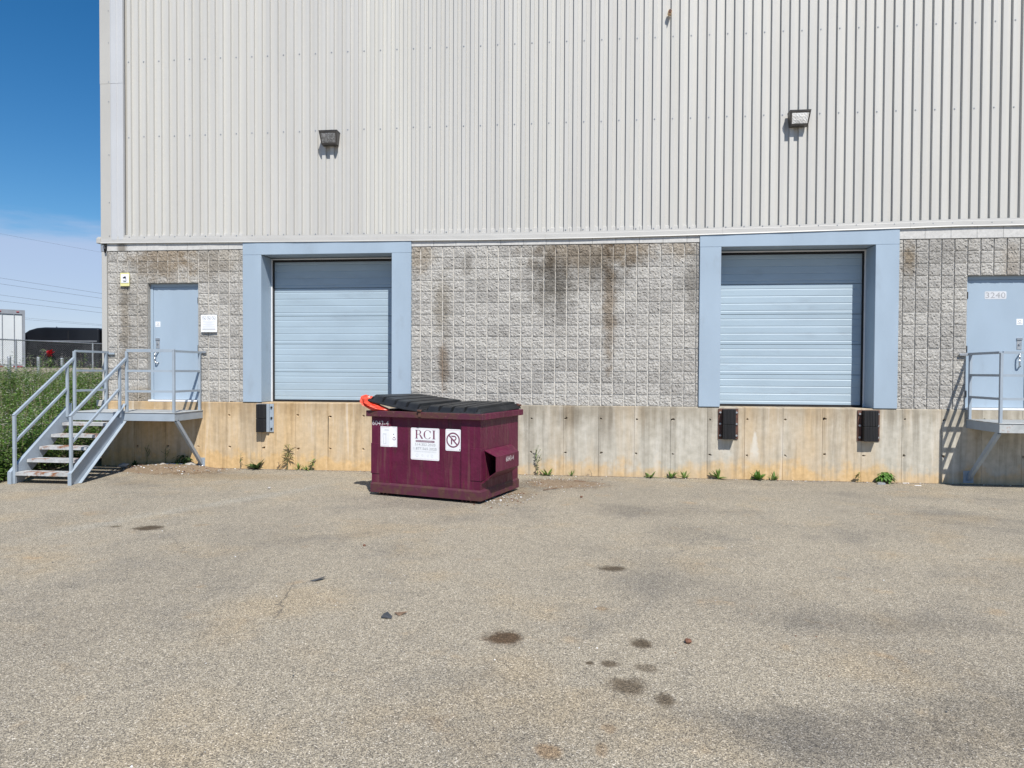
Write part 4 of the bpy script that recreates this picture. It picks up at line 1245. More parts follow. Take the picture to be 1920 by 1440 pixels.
# serif letters R C I
g = MB().use('ink_maroon'); y = FY-.0026
zb_, zt_ = .865, .990
def serif_stem(x, w, z0, z1):
    quad(g, [(x, y, z0), (x+w, y, z0), (x+w, y, z1), (x, y, z1)])
    quad(g, [(x-.013, y, z0), (x+w+.013, y, z0), (x+w+.013, y, z0+.006), (x-.013, y, z0+.006)])
    quad(g, [(x-.013, y, z1-.006), (x+w+.013, y, z1-.006), (x+w+.013, y, z1), (x-.013, y, z1)])
serif_stem(.730, .024, zb_, zt_)
def arc_var(cx, cz, rx, rz, a0, a1, wmin, wmax, n=24, thick_at=0.0):
    vs = []
    for i in range(n+1):
        t = a0+(a1-a0)*i/n
        k = abs(math.cos(t-thick_at)); w = wmin+(wmax-wmin)*k*k
        vs += [(cx+math.cos(t)*rx, y-.0001, cz+math.sin(t)*rz), (cx+math.cos(t)*(rx-w), y-.0001, cz+math.sin(t)*(rz-w*.7))]
    g.add(vs, [(2*i, 2*i+1, 2*i+3, 2*i+2) for i in range(n)])
arc_var(.766, .958, .052, .032, -1.571, 1.571, .005, .022)
quad(g, [(.786, y-.0002, .926), (.806, y-.0002, .926), (.852, y-.0002, zb_), (.822, y-.0002, zb_)])
quad(g, [(.754, y-.0002, .984), (.77, y-.0002, .984), (.77, y-.0002, .99), (.754, y-.0002, .99)])
quad(g, [(.754, y-.0002, .924), (.77, y-.0002, .924), (.77, y-.0002, .930), (.754, y-.0002, .930)])
arc_var(.925, .927, .066, .064, math.radians(38), math.radians(322), .005, .024, 36, math.pi)
quad(g, [(.972, y-.0002, .950), (.978, y-.0002, .950), (.978, y-.0002, .985), (.972, y-.0002, .975)])
serif_stem(1.016, .026, zb_, zt_)
g.build('logo', None, r1)
g = MB().use('ink_maroon'); quad(g, [(.728, y, .815), (1.040, y, .815), (1.040, y, .843), (.728, y, .843)]); g.build('name_bar', None, r1)
text_fit('lettering', 'ENVIRONNEMENT', 'paper_white', r1, .742, 1.026, .8205, .017, y-.0008, 1.1)
text_fit('lettering', '514.352.2020', 'ink_grey', r1, .715, 1.055, .765, .036, y)
text_fit('lettering', '1.877.565.2025', 'ink_grey', r1, .695, 1.075, .705, .036, y)
text_fit('lettering', 'rcienvironnement.com', 'ink_faint', r1, .705, 1.07, .672, .022, y)
g = MB().use('ink_faint')
for cx, w in ((.75, .03), (.84, .02), (.93, .02), (1.0, .025)): ring2d(g, cx, .625, w*.6, w*.75, y, 14)
g.build('faded_symbols', None, r1)
# no-parking sticker
r2_ = sticker('sticker', 1.205, 1.448, .715, 1.022, FY, 'white no-parking sticker')
g = MB().use('ink_maroon'); cx, cz = 1.326, .868
ring2d(g, cx, cz, .088, .108, FY-.0026, 40)
quad(g, [(cx-.072, FY-.0029, cz+.058), (cx-.058, FY-.0029, cz+.072), (cx+.072, FY-.0029, cz-.058), (cx+.058, FY-.0029, cz-.072)])
quad(g, [(cx-.034, FY-.0026, cz-.062), (cx-.014, FY-.0026, cz-.062), (cx-.014, FY-.0026, cz+.002), (cx-.034, FY-.0026, cz+.025)])
quad(g, [(cx-.02, FY-.0027, cz+.044), (cx+.02, FY-.0027, cz+.044), (cx+.02, FY-.0027, cz+.062), (cx-.034, FY-.0027, cz+.062)])
ring2d(g, cx+.02, cz+.027, .018, .035, FY-.0027, 14, -math.pi/2, math.pi/2)
quad(g, [(cx+.005, FY-.0027, cz-.008), (cx+.02, FY-.0027, cz-.008), (cx+.02, FY-.0027, cz+.009), (cx-.01, FY-.0027, cz+.009)])
g.use('ink_black'); ring2d(g, 1.435, .735, 0, .009, FY-.0027, 8)
g.build('no_parking_symbol', None, r2_); r2_.location.x = .028; r1.location.x = .014
# sticker folded over the step of the front
mb = MB().use('paper_white')
za, zb = .725, 1.022; e = .0012
xs_ = [(.155, -e), (c0+.003, -e), (c0+.0145, .03-e), (.425, .03-e)]
vs = [(p[0], p[1], za) for p in xs_]+[(p[0], p[1], zb) for p in xs_]
mb.add(vs, [(0, 1, 5, 4), (1, 2, 6, 5), (2, 3, 7, 6)])
r3 = mb.build('sticker', None, dm); r3['label'] = 'white recycling sticker folded over the corner step'
g = MB().use('ink_pink')
for (xa, xb, z0_, z1_, yy) in ((.165, .312, za+.012, za+.016, -.0022), (.165, .312, zb-.016, zb-.012, -.0022), (.165, .169, za+.016, zb-.016, -.0022), (.328, .415, za+.012, za+.016, .0278), (.328, .415, zb-.016, zb-.012, .0278), (.411, .415, za+.016, zb-.016, .0278)):
    quad(g, [(xa, yy, z0_), (xb, yy, z0_), (xb, yy, z1_), (xa, yy, z1_)])
g.build('border', None, r3)
g = MB().use('ink_faint')
for (xa, xb, z0_, z1_) in ((.225, .30, .965, .978), (.20, .26, .905, .918), (.195, .205, .86, .90), (.205, .215, .77, .86), (.245, .255, .77, .90), (.205, .25, .765, .772)):
    quad(g, [(xa, -.0024, z0_), (xb, -.0024, z0_), (xb, -.0024, z1_), (xa, -.0024, z1_)])
g.use('ink_maroon')
for k in range(3):
    t = math.radians(90+120*k); ring2d(g, .372, .845, .016, .026, .0276, 8, t-.75, t+.75)
g.use('ink_black'); quad(g, [(.352, .0276, .905), (.372, .0276, .905), (.37, .0276, .916), (.358, .0276, .916)])
g.build('pictogram', None, r3)

# red plastic bag wedged under the left lid
def bag():
    r = np.random.default_rng(5)
    nu, nv = 26, 20
    prof = [(-.095, 1.47, .02), (-.115, 1.455, .055), (-.11, 1.43, .075), (-.085, 1.40, .085), (-.06, 1.36, .075), (-.02, 1.33, .075), (.05, 1.31, .07), (.14, 1.285, .055), (.24, 1.27, .035), (.30, 1.262, .01)]
    vs = []
    ph = r.uniform(0, 6.28, 6)
    for j, (x, z, rad) in enumerate(prof):
        nxt = prof[min(j+1, len(prof)-1)]; prv = prof[max(j-1, 0)]
        d = Vector((nxt[0]-prv[0], 0, nxt[1]-prv[1])).normalized(); nrm = Vector((-d.z, 0, d.x))
        for i in range(nu):
            t = 2*math.pi*i/nu
            rr = rad*(1+.22*math.sin(5*t+ph[0]+j*.5)+.13*math.sin(9*t+ph[1]-j*.8)+.10*r.normal())
            q = Vector((x, 0.0, z))+nrm*math.cos(t)*rr*.75+Vector((0, 1, 0))*math.sin(t)*rr*1.5
            zz = q.z
            if q.x > -.055: zz = max(zz, 1.256)
            vs.append((q.x, q.y+.01, zz))
    m = len(prof)
    fs = [(j*nu+i, j*nu+(i+1) % nu, (j+1)*nu+(i+1) % nu, (j+1)*nu+i) for j in range(m-1) for i in range(nu)]
    fs += [tuple(range(nu)), tuple(range((m-1)*nu, m*nu))[::-1]]
    o = MB().add(vs, fs).build('plastic_bag', 'red_plastic')
    o.location = dm.location; o.rotation_euler = dm.rotation_euler
    tag(o, 'crumpled red plastic bag sticking out under the dumpster lid', 'bag')
bag()

# ------------------------------------------------------------------ plants at the foot of the wall
def leaf(mb, base, d, L, w, droop=.3, curl=0.0):
    """a bent leaf of four quads along direction d"""
    d = Vector(d).normalized(); s = d.cross(Vector((0, 0, 1)))
    if s.length < .05: s = Vector((1, 0, 0))
    s.normalize(); p = Vector(base); vs = []
    wd = [.35, .9, 1.0, .65, .06]
    for i in range(5):
        vs += [p-s*w*wd[i]/2, p+Vector((0, 0, -w*.12))*(1 if 0 < i < 4 else 0), p+s*w*wd[i]/2]
        d = (d+Vector((0, 0, -droop/4))).normalized(); p = p+d*L/4
    fs = []
    for i in range(4):
        a = 3*i; fs += [(a, a+1, a+4, a+3), (a+1, a+2, a+5, a+4)]
    mb.add(vs, fs)
def rosette(x, n, L, w, mat, lab, cat='plant', y=-.10, tilt=(20, 60), grp=None):
    t = thing('weed_plant', (x, y, 0), lab, cat, grp or 'weeds along the dock wall')
    mb = MB()
    for i in range(n):
        a = 2*math.pi*i/n+random.uniform(-.3, .3); e = math.radians(random.uniform(*tilt))
        d = (math.cos(a)*math.cos(e), math.sin(a)*math.cos(e)*.7, math.sin(e))
        leaf(mb, (random.uniform(-.015, .015), random.uniform(-.015, .015), .01), d, L*random.uniform(.8, 1.35), w*random.uniform(.9, 1.45), random.uniform(.25, .8))
    mb.build('leaves', mat, t)
    MB().tube((0, 0, -.01), (0, 0, .03), .008, 6).build('stem', 'stem_green', t)
def tall_weed(x, h, lean, nleaf, L, w, mat, stem, lab, branch=0, y=-.10, leaf_from=.0):
    t = thing('weed_plant', (x, y, 0), lab, 'plant', 'weeds along the dock wall')
    mb = MB(); pts = [Vector((lean*(k/6)**2, 0, h*k/6)) for k in range(7)]
    for k in range(6): mb.tube(pts[k], pts[k+1], .0055-.0005*k, 5)
    lv = MB()
    for b in range(branch):
        k = random.uniform(.45, .95); p = Vector((lean*k*k, 0, h*k)); a = random.uniform(0, 6.28)
        q = p; d = Vector((math.cos(a), math.sin(a)*.4, random.uniform(.4, 1.0))).normalized()
        for s_ in range(3):
            q2 = q+d*h*.09; mb.tube(q, q2, .0032, 4); q = q2; d = (d+Vector((random.uniform(-.3, .3), 0, random.uniform(-.2, .5)))).normalized()
        for s_ in range(3): leaf(lv, q, (random.uniform(-1, 1), random.uniform(-.5, .5), random.uniform(0, 1)), L*.35, w*.6, .2)
    for i in range(nleaf):
        k = leaf_from+(1-leaf_from)*random.random()**.8; p = Vector((lean*k*k, 0, h*k)); a = random.uniform(0, 6.28)
        leaf(lv, p, (math.cos(a), math.sin(a)*.7, random.uniform(.0, .9)), L*random.uniform(.6, 1.1), w*random.uniform(.7, 1.1), random.uniform(.6, 1.4))
    mb.build('stem', stem, t); lv.build('leaves', mat, t)
random.seed(5)
rosette(-6.14, 15, .20, .062, 'leaf_dark', 'big dark green broad-leaved weed under the grey-plated bumper', tilt=(25, 70))
tall_weed(-6.45, .30, .02, 12, .05, .014, 'leaf_mid', 'stem_dry', 'thin dry-stemmed weed left of the big broad-leaved weed')
tall_weed(-5.53, .48, .03, 46, .16, .016, 'leaf_yellow', 'stem_green', 'tallest weed with drooping narrow leaves below the left dock door', leaf_from=.25)
tall_weed(-5.70, .14, .0, 14, .06, .022, 'leaf_red', 'stem_dry', 'small reddish sprout left of the tallest weed')
rosette(-5.33, 14, .12, .018, 'leaf_mid', 'low grassy tuft right of the tallest weed', tilt=(25, 85))
rosette(-5.18, 12, .12, .02, 'leaf_light', 'low pale tuft between grassy tuft and upright sprout', tilt=(15, 60))
tall_weed(-5.07, .19, .02, 16, .09, .028, 'leaf_light', 'stem_green', 'upright leafy sprout left of the dumpster', leaf_from=.3)
rosette(-3.62, 8, .12, .03, 'leaf_yellow', 'yellow-green weed peeking out behind the left side of the dumpster', tilt=(20, 60))
tall_weed(-.91, .46, -.03, 26, .055, .018, 'leaf_mid', 'stem_green', 'tall branching weed just right of the dumpster', branch=9)
rosette(-.74, 12, .13, .03, 'leaf_mid', 'flat green weed right of the branching weed', tilt=(15, 55))
rosette(-.31, 8, .09, .016, 'leaf_mid', 'tiny upright tuft on the wall foot right of the dumpster', tilt=(40, 85))
tall_weed(.05, .13, -.05, 6, .04, .012, 'leaf_red', 'stem_dry', 'withered leaning sprout on the wall foot')
rosette(1.07, 9, .14, .034, 'leaf_mid', 'leftmost of the three small rosettes below the middle block wall', tilt=(15, 60))
rosette(1.42, 10, .15, .04, 'leaf_mid', 'middle of the three small rosettes below the middle block wall', tilt=(20, 70))
rosette(1.64, 10, .14, .036, 'leaf_light', 'rightmost of the three small rosettes below the middle block wall', tilt=(20, 70))
rosette(2.20, 15, .16, .036, 'leaf_mid', 'spiky rosette below the left rust-edged bumper', tilt=(15, 80))
rosette(2.87, 22, .15, .05, 'leaf_vivid', 'bushy bright green weed below the right dock door', tilt=(20, 85))
rosette(3.14, 9, .12, .032, 'leaf_mid', 'small rosette right of the bushy bright green weed', tilt=(25, 75))
tall_weed(4.50, .16, .02, 16, .08, .028, 'leaf_yellow', 'stem_green', 'small yellowish weed below the right rust-edged bumper')
def bush(x, y, rx, rz, n, mat, lab):
    t = thing('weed_plant', (x, y, 0), lab, 'plant', 'weeds along the dock wall')
    mb = MB(); sm = MB()
    for i in range(n):
        a = random.uniform(0, 6.28); e = random.uniform(-.2, 1.5); rr = random.random()**.4
        p = Vector((math.cos(a)*math.cos(e)*rx*rr, math.sin(a)*math.cos(e)*rx*.8*rr, max(.02, rz*.35+math.sin(e)*rz*.65*rr)))
        leaf(mb, p, (math.cos(a), math.sin(a), random.uniform(-.2, .5)), random.uniform(.05, .09), random.uniform(.03, .05), 1.4)
    for i in range(8):
        a = random.uniform(0, 6.28); sm.tube((0, 0, 0), (math.cos(a)*rx*.6, math.sin(a)*rx*.5, rz*.7), .005, 5, .003)
    mb.build('leaves', mat, t); sm.build('stem', 'stem_green', t)
bush(4.93, -.13, .115, .19, 190, 'leaf_vivid', 'round dense green bush below the right jamb of the right dock door')
bush(-7.58, -.12, .20, .24, 120, 'leaf_dark', 'dark leafy bush by the brace foot under the stair landing')
tall_weed(-8.30, .36, .0, 20, .06, .012, 'leaf_light', 'stem_green', 'pale wispy weed in the shade under the landing, left one', branch=7)
tall_weed(-7.93, .35, .0, 20, .06, .012, 'leaf_light', 'stem_green', 'pale wispy weed in the shade under the landing, right one', branch=7)
rosette(-8.55, 10, .12, .03, 'leaf_dark', 'small dark weed under the landing near the stringer', tilt=(20, 70))

# ------------------------------------------------------------------ dirt, gravel and litter
def mound(name, cx, cy, rx, ry, h, lab, mat):
    mb = MB(); n, m = 44, 14; r = np.random.default_rng(3); vs = [(cx, cy, h)]
    for j in range(1, m+1):
        for i in range(n):
            t = 2*math.pi*i/n; k = j/m
            wob = 1+.12*math.sin(3*t+1)+.08*math.sin(7*t)
            z = h*(1-k*k)**1.2+.006*r.normal()*(1-k)-(.006 if j == m else 0)
            vs.append((cx+math.cos(t)*rx*k*wob, min(CF+.02, cy+math.sin(t)*ry*k*wob), max(z, -.006)))
    fs = [(0, 1+i, 1+(i+1) % n) for i in range(n)]
    for j in range(m-1):
        for i in range(n): fs.append((1+j*n+i, 1+(j+1)*n+i, 1+(j+1)*n+(i+1) % n, 1+j*n+(i+1) % n))
    o = MB().add(vs, fs).build(name, mat, smooth=True); tag(o, lab, 'dirt', kind='stuff')
mound('dirt_mound', -7.75, -.32, .95, .50, .09, 'sandy dirt washed up under the stair landing', 'dirt_mound')
mound('dirt_mound', -.42, -.95, .62, .42, .028, 'low heap of dark grit right of the dumpster', 'dirt_mound')
def rock_verts(r, c, s, sq=(1, 1, .6)):
    ico = [(0, 0, 1), (.894, 0, .447), (.276, .851, .447), (-.724, .526, .447), (-.724, -.526, .447), (.276, -.851, .447),
           (.724, .526, -.447), (-.276, .851, -.447), (-.894, 0, -.447), (-.276, -.851, -.447), (.724, -.526, -.447), (0, 0, -1)]
    a = r.uniform(0, 6.28); ca, sa = math.cos(a), math.sin(a); out = []
    for v in ico:
        k = s*r.uniform(.7, 1.2); x, y, z = v[0]*k*sq[0], v[1]*k*sq[1], v[2]*k*sq[2]
        out.append((c[0]+x*ca-y*sa, c[1]+x*sa+y*ca, c[2]+z))
    return out
ICOF = [(0,1,2),(0,2,3),(0,3,4),(0,4,5),(0,5,1),(1,6,2),(2,7,3),(3,8,4),(4,9,5),(5,10,1),(6,7,2),(7,8,3),(8,9,4),(9,10,5),(10,6,1),(11,7,6),(11,8,7),(11,9,8),(11,10,9),(11,6,10)]
r = np.random.default_rng(8)
mb = MB()
def scatter(n, fx, fy, smin, smax, mats, probs, zf=None):
    for _ in range(n):
        x, y = fx(), fy(); s = smin+(smax-smin)*r.random()**2.5
        mb.use(mats[r.choice(len(mats), p=probs)])
        z = (zf(x, y) if zf else 0)+s*.3
        mb.add(rock_verts(r, (x, y, z), s), ICOF)
scatter(600, lambda: r.uniform(-9, 8.5), lambda: -.04-abs(r.normal())*.07, .004, .014, ['stone_grey', 'paper_white', 'stone_brown', 'wood_dry'], [.55, .08, .22, .15])
scatter(420, lambda: r.normal(-.45, .35), lambda: r.normal(-.95, .28), .004, .013, ['stone_grey', 'paper_white', 'stone_brown', 'wood_dry'], [.45, .12, .28, .15], lambda x, y: .012)
scatter(220, lambda: r.normal(-1.25, .2), lambda: r.normal(-2.35, .35), .005, .018, ['stone_grey', 'paper_white', 'stone_brown'], [.5, .15, .35])
scatter(380, lambda: r.normal(-7.7, .6), lambda: min(-.05, r.normal(-.45, .25)), .005, .02, ['stone_grey', 'paper_white', 'stone_brown'], [.5, .25, .25], lambda x, y: max(0, .08*(1-((x+7.75)/.95)**2-((y+.32)/.5)**2)))
scatter(420, lambda: r.uniform(-7, 5), lambda: r.uniform(-9.5, -.6), .003, .008, ['stone_grey', 'paper_white', 'stone_brown', 'plastic_grey'], [.4, .25, .2, .15])
o = mb.build('gravel_grit', None); tag(o, 'loose grit and pebbles strewn over the asphalt', 'gravel', kind='stuff')

def shard(name, pts, th, mat, lab, cat, rz=0, loc=(0, 0, 0), bend=0.0):
    mb = MB(); n = len(pts)
    vs = [(p[0], p[1], .001+bend*abs(p[0])+p[2]) for p in pts]+[(p[0], p[1], .001+th+bend*abs(p[0])+p[2]) for p in pts]
    mb.add(vs, [tuple(range(n))[::-1], tuple(range(n, 2*n))]+[(i, (i+1) % n, n+(i+1) % n, n+i) for i in range(n)])
    o = mb.build(name, mat); o.location = loc; o.rotation_euler = (0, 0, rz); tag(o, lab, cat); return o
shard('plastic_shard', [(-.06, -.03, 0), (-.01, -.045, .004), (.05, .0, .02), (.06, .055, .024), (.0, .02, .008)], .003, 'plastic_grey', 'pointed dark grey plastic shard lying on the asphalt left of centre', 'litter', loc=(-2.36, -6.53, 0))
shard('plastic_shard', [(-.04, -.04, .01), (.04, -.035, 0), (.035, .0, .004), (-.015, .045, .02), (-.04, .02, .012)], .005, 'plastic_grey', 'chunky black plastic piece, left one of a close pair', 'litter', loc=(-1.488, -7.34, 0))
shard('plastic_shard', [(-.045, .0, .012), (.0, -.03, 0), (.05, .035, .012)], .003, 'wood_dry', 'thin grey-brown flake, right one of a close pair', 'litter', loc=(-1.41, -7.28, 0))
def pebble(loc, s, mat, lab, sq=(1, 1, .75)):
    rr = np.random.default_rng(int(abs(loc[0])*1000)); bm = bmesh.new()
    bmesh.ops.create_icosphere(bm, subdivisions=2, radius=s)
    for v in bm.verts: v.co = Vector((v.co.x*sq[0], v.co.y*sq[1], v.co.z*sq[2]))*(1+.10*rr.normal())
    me = bpy.data.meshes.new('pebble'); bm.to_mesh(me); bm.free(); me.materials.append(MATS[mat])
    o = link('pebble', me, None, (loc[0], loc[1], s*sq[2]*.85)); tag(o, lab, 'stone')
pebble((.676, -7.573), .024, 'stone_brown', 'reddish brown stone lying alone right of the oil spots')
pebble((-4.916, -2.115), .026, 'stone_grey', 'dark stone on the asphalt below the left dock door')
pebble((-2.338, -5.322), .016, 'stone_brown', 'small brown stone on the asphalt in front of the dumpster')
pebble((-.111, -2.179), .02, 'stone_brown', 'small dark stone right of the dumpster on open asphalt')
def stick(pts, rad, mat, lab):
    o = MB().path(pts, rad, 6).build('stick', mat); tag(o, lab, 'stick')
stick([(-.70, -1.68, .012), (-.60, -1.60, .02), (-.50, -1.50, .018)], .008, 'wood_dry', 'thin dark twig lying right of the dumpster')
stick([(-.24, -.78, .02), (-.10, -.86, .022), (-.06, -.88, .015)], .018, 'wood_dry', 'short brown stick on the dark grit heap')
for (x, y, s, lab) in ((-7.85, -.30, .085, 'rough pale rock under the landing beside the wispy weeds'), (-7.38, -.16, .10, 'pale rock leaning at the brace foot under the landing'), (-8.55, -.42, .10, 'flat grey rock on the dirt near the stringer')):
    rr = np.random.default_rng(int(-x*100)); o = MB().add(rock_verts(rr, (0, 0, 0), s, (1.2, .9, .55)), ICOF).build('rock', 'stone_grey'); o.location = (x, y, .07); tag(o, lab, 'rock')
shard('litter_paper', [(-.20, -.03, 0), (-.05, -.06, 0), (.18, -.035, .005), (.2, .02, .01), (.02, .05, .006), (-.17, .03, 0)], .006, 'paper_white', 'long crumpled white scrap on the dirt under the landing', 'litter', loc=(-7.70, -.24, .085))
shard('litter_paper', [(-.05, -.012, 0), (.05, -.015, 0), (.055, .012, .004), (-.045, .014, .002)], .002, 'paper_white', 'white paper strip at the wall foot below the right bumper', 'litter', loc=(5.27, -.09, 0))
shard('litter_paper', [(-.05, -.012, 0), (.05, -.015, 0), (.06, .018, .004), (-.03, .018, .002)], .002, 'paper_white', 'white paper strip on the asphalt in front of the other strip', 'litter', loc=(5.35, -.33, 0), rz=-.2)
shard('can_crushed', [(-.06, -.03, 0), (.06, -.03, 0), (.065, .02, .006), (.0, .035, .012), (-.06, .02, .004)], .025, 'galvanised', 'crushed metal scrap in front of the round green bush', 'litter', loc=(4.80, -.28, 0))

# ------------------------------------------------------------------ left background
# weeds on the bank: uncountable thicket
def thicket():
    r = np.random.default_rng(42)
    V = []; F = []; MI = []
    mats = ['leaf_mid', 'leaf_light', 'leaf_dark', 'leaf_vivid', 'flower_pale', 'stem_dry']
    def addleaf(p, d, L, w, mi):
        s = d.cross(Vector((0, 0, 1)))
        if s.length < .05: s = Vector((1, 0, 0))
        s.normalize(); tip = p+d*L+Vector((0, 0, -.25*L)); mid = p+d*L*.5
        o = len(V); V.extend([p[:], (mid+s*w*.5)[:], tip[:], (mid-s*w*.5)[:]])
        F.append((o, o+1, o+2, o+3)); MI.append(mi)
    cnt = 0
    while cnt < 1900:
        y = -2.25+13.5*r.random()**1.15
        lo, hi = -1.02*(y+12.37), -.735*(y+12.37)
        x = r.uniform(lo, min(hi, -9.33))
        if x > -9.35 or x < -20.3: continue
        if y < 0.2 and x > -9.5: continue
        cnt += 1
        z0 = bank_z(x, y)-.02
        edge = min(1, (y+2.35)/.8)
        h = r.uniform(.25, .95)*(.45+.55*edge)*(1 if y < 6 else .8)
        tall = r.random() < .16
        if tall: h *= 1.5
        sp = r.uniform(.08, .34); kind = r.choice([0, 0, 1, 2, 3], p=[.2, .2, .32, .1, .18])
        lean = Vector((r.normal()*.12, r.normal()*.12, 1)).normalized()
        # stem
        o = len(V); top = Vector((x, y, z0))+lean*h
        V.extend([(x-.004, y, z0), (x+.004, y, z0), (top.x+.002, top.y, top.z), (top.x-.002, top.y, top.z)]); F.append((o, o+1, o+2, o+3)); MI.append(5)
        V.extend([(x, y-.004, z0), (x, y+.004, z0), (top.x, top.y+.002, top.z), (top.x, top.y-.002, top.z)]); F.append((o+4, o+5, o+6, o+7)); MI.append(5)
        nl = int(26+34*r.random())
        for i in range(nl):
            k = .12+.88*r.random(); p = Vector((x, y, z0))+lean*h*k
            a = r.uniform(0, 6.283); d = Vector((math.cos(a), math.sin(a), r.uniform(-.1, .8))).normalized()
            q = p+d*sp*r.random()*(1.15-k*.7)
            addleaf(q, d, r.uniform(.045, .10), r.uniform(.024, .05), kind if r.random() < .8 else int(r.integers(0, 4)))
        if tall or r.random() < .28:
            for i in range(14):
                p = top+Vector((r.normal()*.05, r.normal()*.05, r.normal()*.05)); a = r.uniform(0, 6.283)
                addleaf(p, Vector((math.cos(a), math.sin(a), .5)), .026, .022, 4)
    me = bpy.data.meshes.new('weed_thicket'); me.from_pydata(V, [], F)
    for m in mats: me.materials.append(MATS[m])
    me.polygons.foreach_set('material_index', MI); me.update()
    o = link('weed_thicket', me); tag(o, 'dense green weeds covering the bank left of the building', 'weeds', kind='stuff')
thicket()

# chain-link fence running back along the lot line
FA, FB = Vector((-21.0, 3.5, 0)), Vector((-17.6, 21.0, 0))
fz0, fz1 = 0.98, 2.84
fe = thing('chain_link_fence', (FA.x, FA.y, fz0), 'galvanised chain-link fence on the bank left of the building', 'fence')
fd = (FB-FA); FL = fd.length; fd = fd.normalized()
def FP(t, z): q = FA+fd*t; return (q.x-FA.x, q.y-FA.y, z-fz0)
MB().tube(FP(0, fz1), FP(FL, fz1), .021, 8).build('top_rail', 'galvanised', fe)
for t in (0.02, 3.3, 6.35, 9.4, 12.45, 15.5): MB().tube(FP(t, fz0-.3), FP(t, fz1+.03), .03, 8).build('fence_post', 'galvanised', fe)
mb = MB(); sp_ = .075; hh = fz1-fz0+.04; wr = .0021
k = -int(hh/sp_)
def seg(a, b):
    p = Vector(a); q = Vector(b); d = (q-p).normalized(); s_ = d.cross(Vector((fd.y, -fd.x, 0))).normalized()*wr; o_ = Vector((fd.y, -fd.x, 0))*wr
    mb.add([p-s_, p+o_, p+s_, q-s_, q+o_, q+s_], [(0, 1, 4, 3), (1, 2, 5, 4), (2, 0, 3, 5)])
t = -hh
while t < FL:
    a0, b0 = max(0, t), min(FL, t+hh)
    if b0 > a0: seg(FP(a0, fz0+.0+(a0-t)), FP(b0, fz0+(b0-t)))
    a0, b0 = max(0, t), min(FL, t+hh)
    if b0 > a0: seg(FP(a0, fz0+hh-(a0-t)), FP(b0, fz0+hh-(b0-t)))
    t += sp_
o = mb.build('wire_mesh', 'wire_grey', fe); tag(o, kind='stuff')
# short galvanised guard posts in front of it
for (x, y, zt, lab) in ((-18.24, 7.74, 2.237, 'leftmost short galvanised post in front of the fence'), (-18.11, 8.76, 2.242, 'middle short galvanised post in front of the fence'), (-18.09, 9.77, 2.227, 'rightmost short galvanised post in front of the fence')):
    t = thing('guard_post', (x, y, bank_z(x, y)), lab, 'post', 'short galvanised posts by the fence')
    h = zt-bank_z(x, y)
    MB().tube((0, 0, -.2), (0, 0, h-.05), .05, 12).build('pipe', 'galvanised', t, smooth=False)
    MB().tube((0, 0, h-.06), (0, 0, h), .058, 12, .045).build('cap', 'galvanised', t)
# flowers tied to the fence
fl = thing('flower_bunch', (-19.22, 11.6, 2.32), 'bunch of red flowers with pale leaves tied to the chain-link fence', 'flowers')
fl.location = (-19.62, 10.9, 2.30)
mb = MB(); mg = MB(); r_ = random.Random(3)
for i in range(46):
    a = r_.uniform(0, 6.28); e = r_.uniform(-.6, 1.2)
    leaf(mb, (r_.uniform(-.07, .07)+.12, r_.uniform(-.07, .07), .10+r_.uniform(-.08, .12)), (math.cos(a), math.sin(a), e), .10, .07, .6)
for i in range(26):
    a = r_.uniform(0, 6.28)
    leaf(mg, (r_.uniform(-.05, .08)+.10, r_.uniform(-.05, .05), -.16+r_.uniform(-.12, .12)), (math.cos(a), math.sin(a), r_.uniform(-.5, .8)), .14, .045, .5)
for i in range(5): leaf(mg, (0, 0, .18), (-1, r_.uniform(-.4, .4), r_.uniform(.2, .8)), .24, .03, .3)
mb.build('petals', 'petal_red', fl); mg.build('leaves', 'leaf_light', fl)
# concrete barrier of the neighbouring lot, cast units end to end
def barrier(p, q, lab):
    p = Vector(p); q = Vector(q); L = (q-p).length; a = math.atan2(q.y-p.y, q.x-p.x)
    prof = [(-.30, 0), (.30, 0), (.30, .10), (.16, .40), (.10, 1.12), (-.10, 1.12), (-.16, .40), (-.30, .10)]
    o = MB().prism(prof, 'x', .01, L-.01).build('concrete_barrier', 'barrier_concrete')
    o.location = (p.x, p.y, .775); o.rotation_euler = (0, 0, a); tag(o, lab, 'barrier', 'concrete barriers behind the fence')
pts = [(-29.0, 11.0), (-26.3, 13.3), (-23.6, 15.6), (-20.9, 17.9)]
for (a, b), lab in zip(zip(pts, pts[1:]), ('leftmost concrete barrier behind the fence below the white trailer', 'concrete barrier behind the fence below the black vehicle', 'concrete barrier behind the fence nearest the building corner')): barrier((*a, 0), (*b, 0), lab)

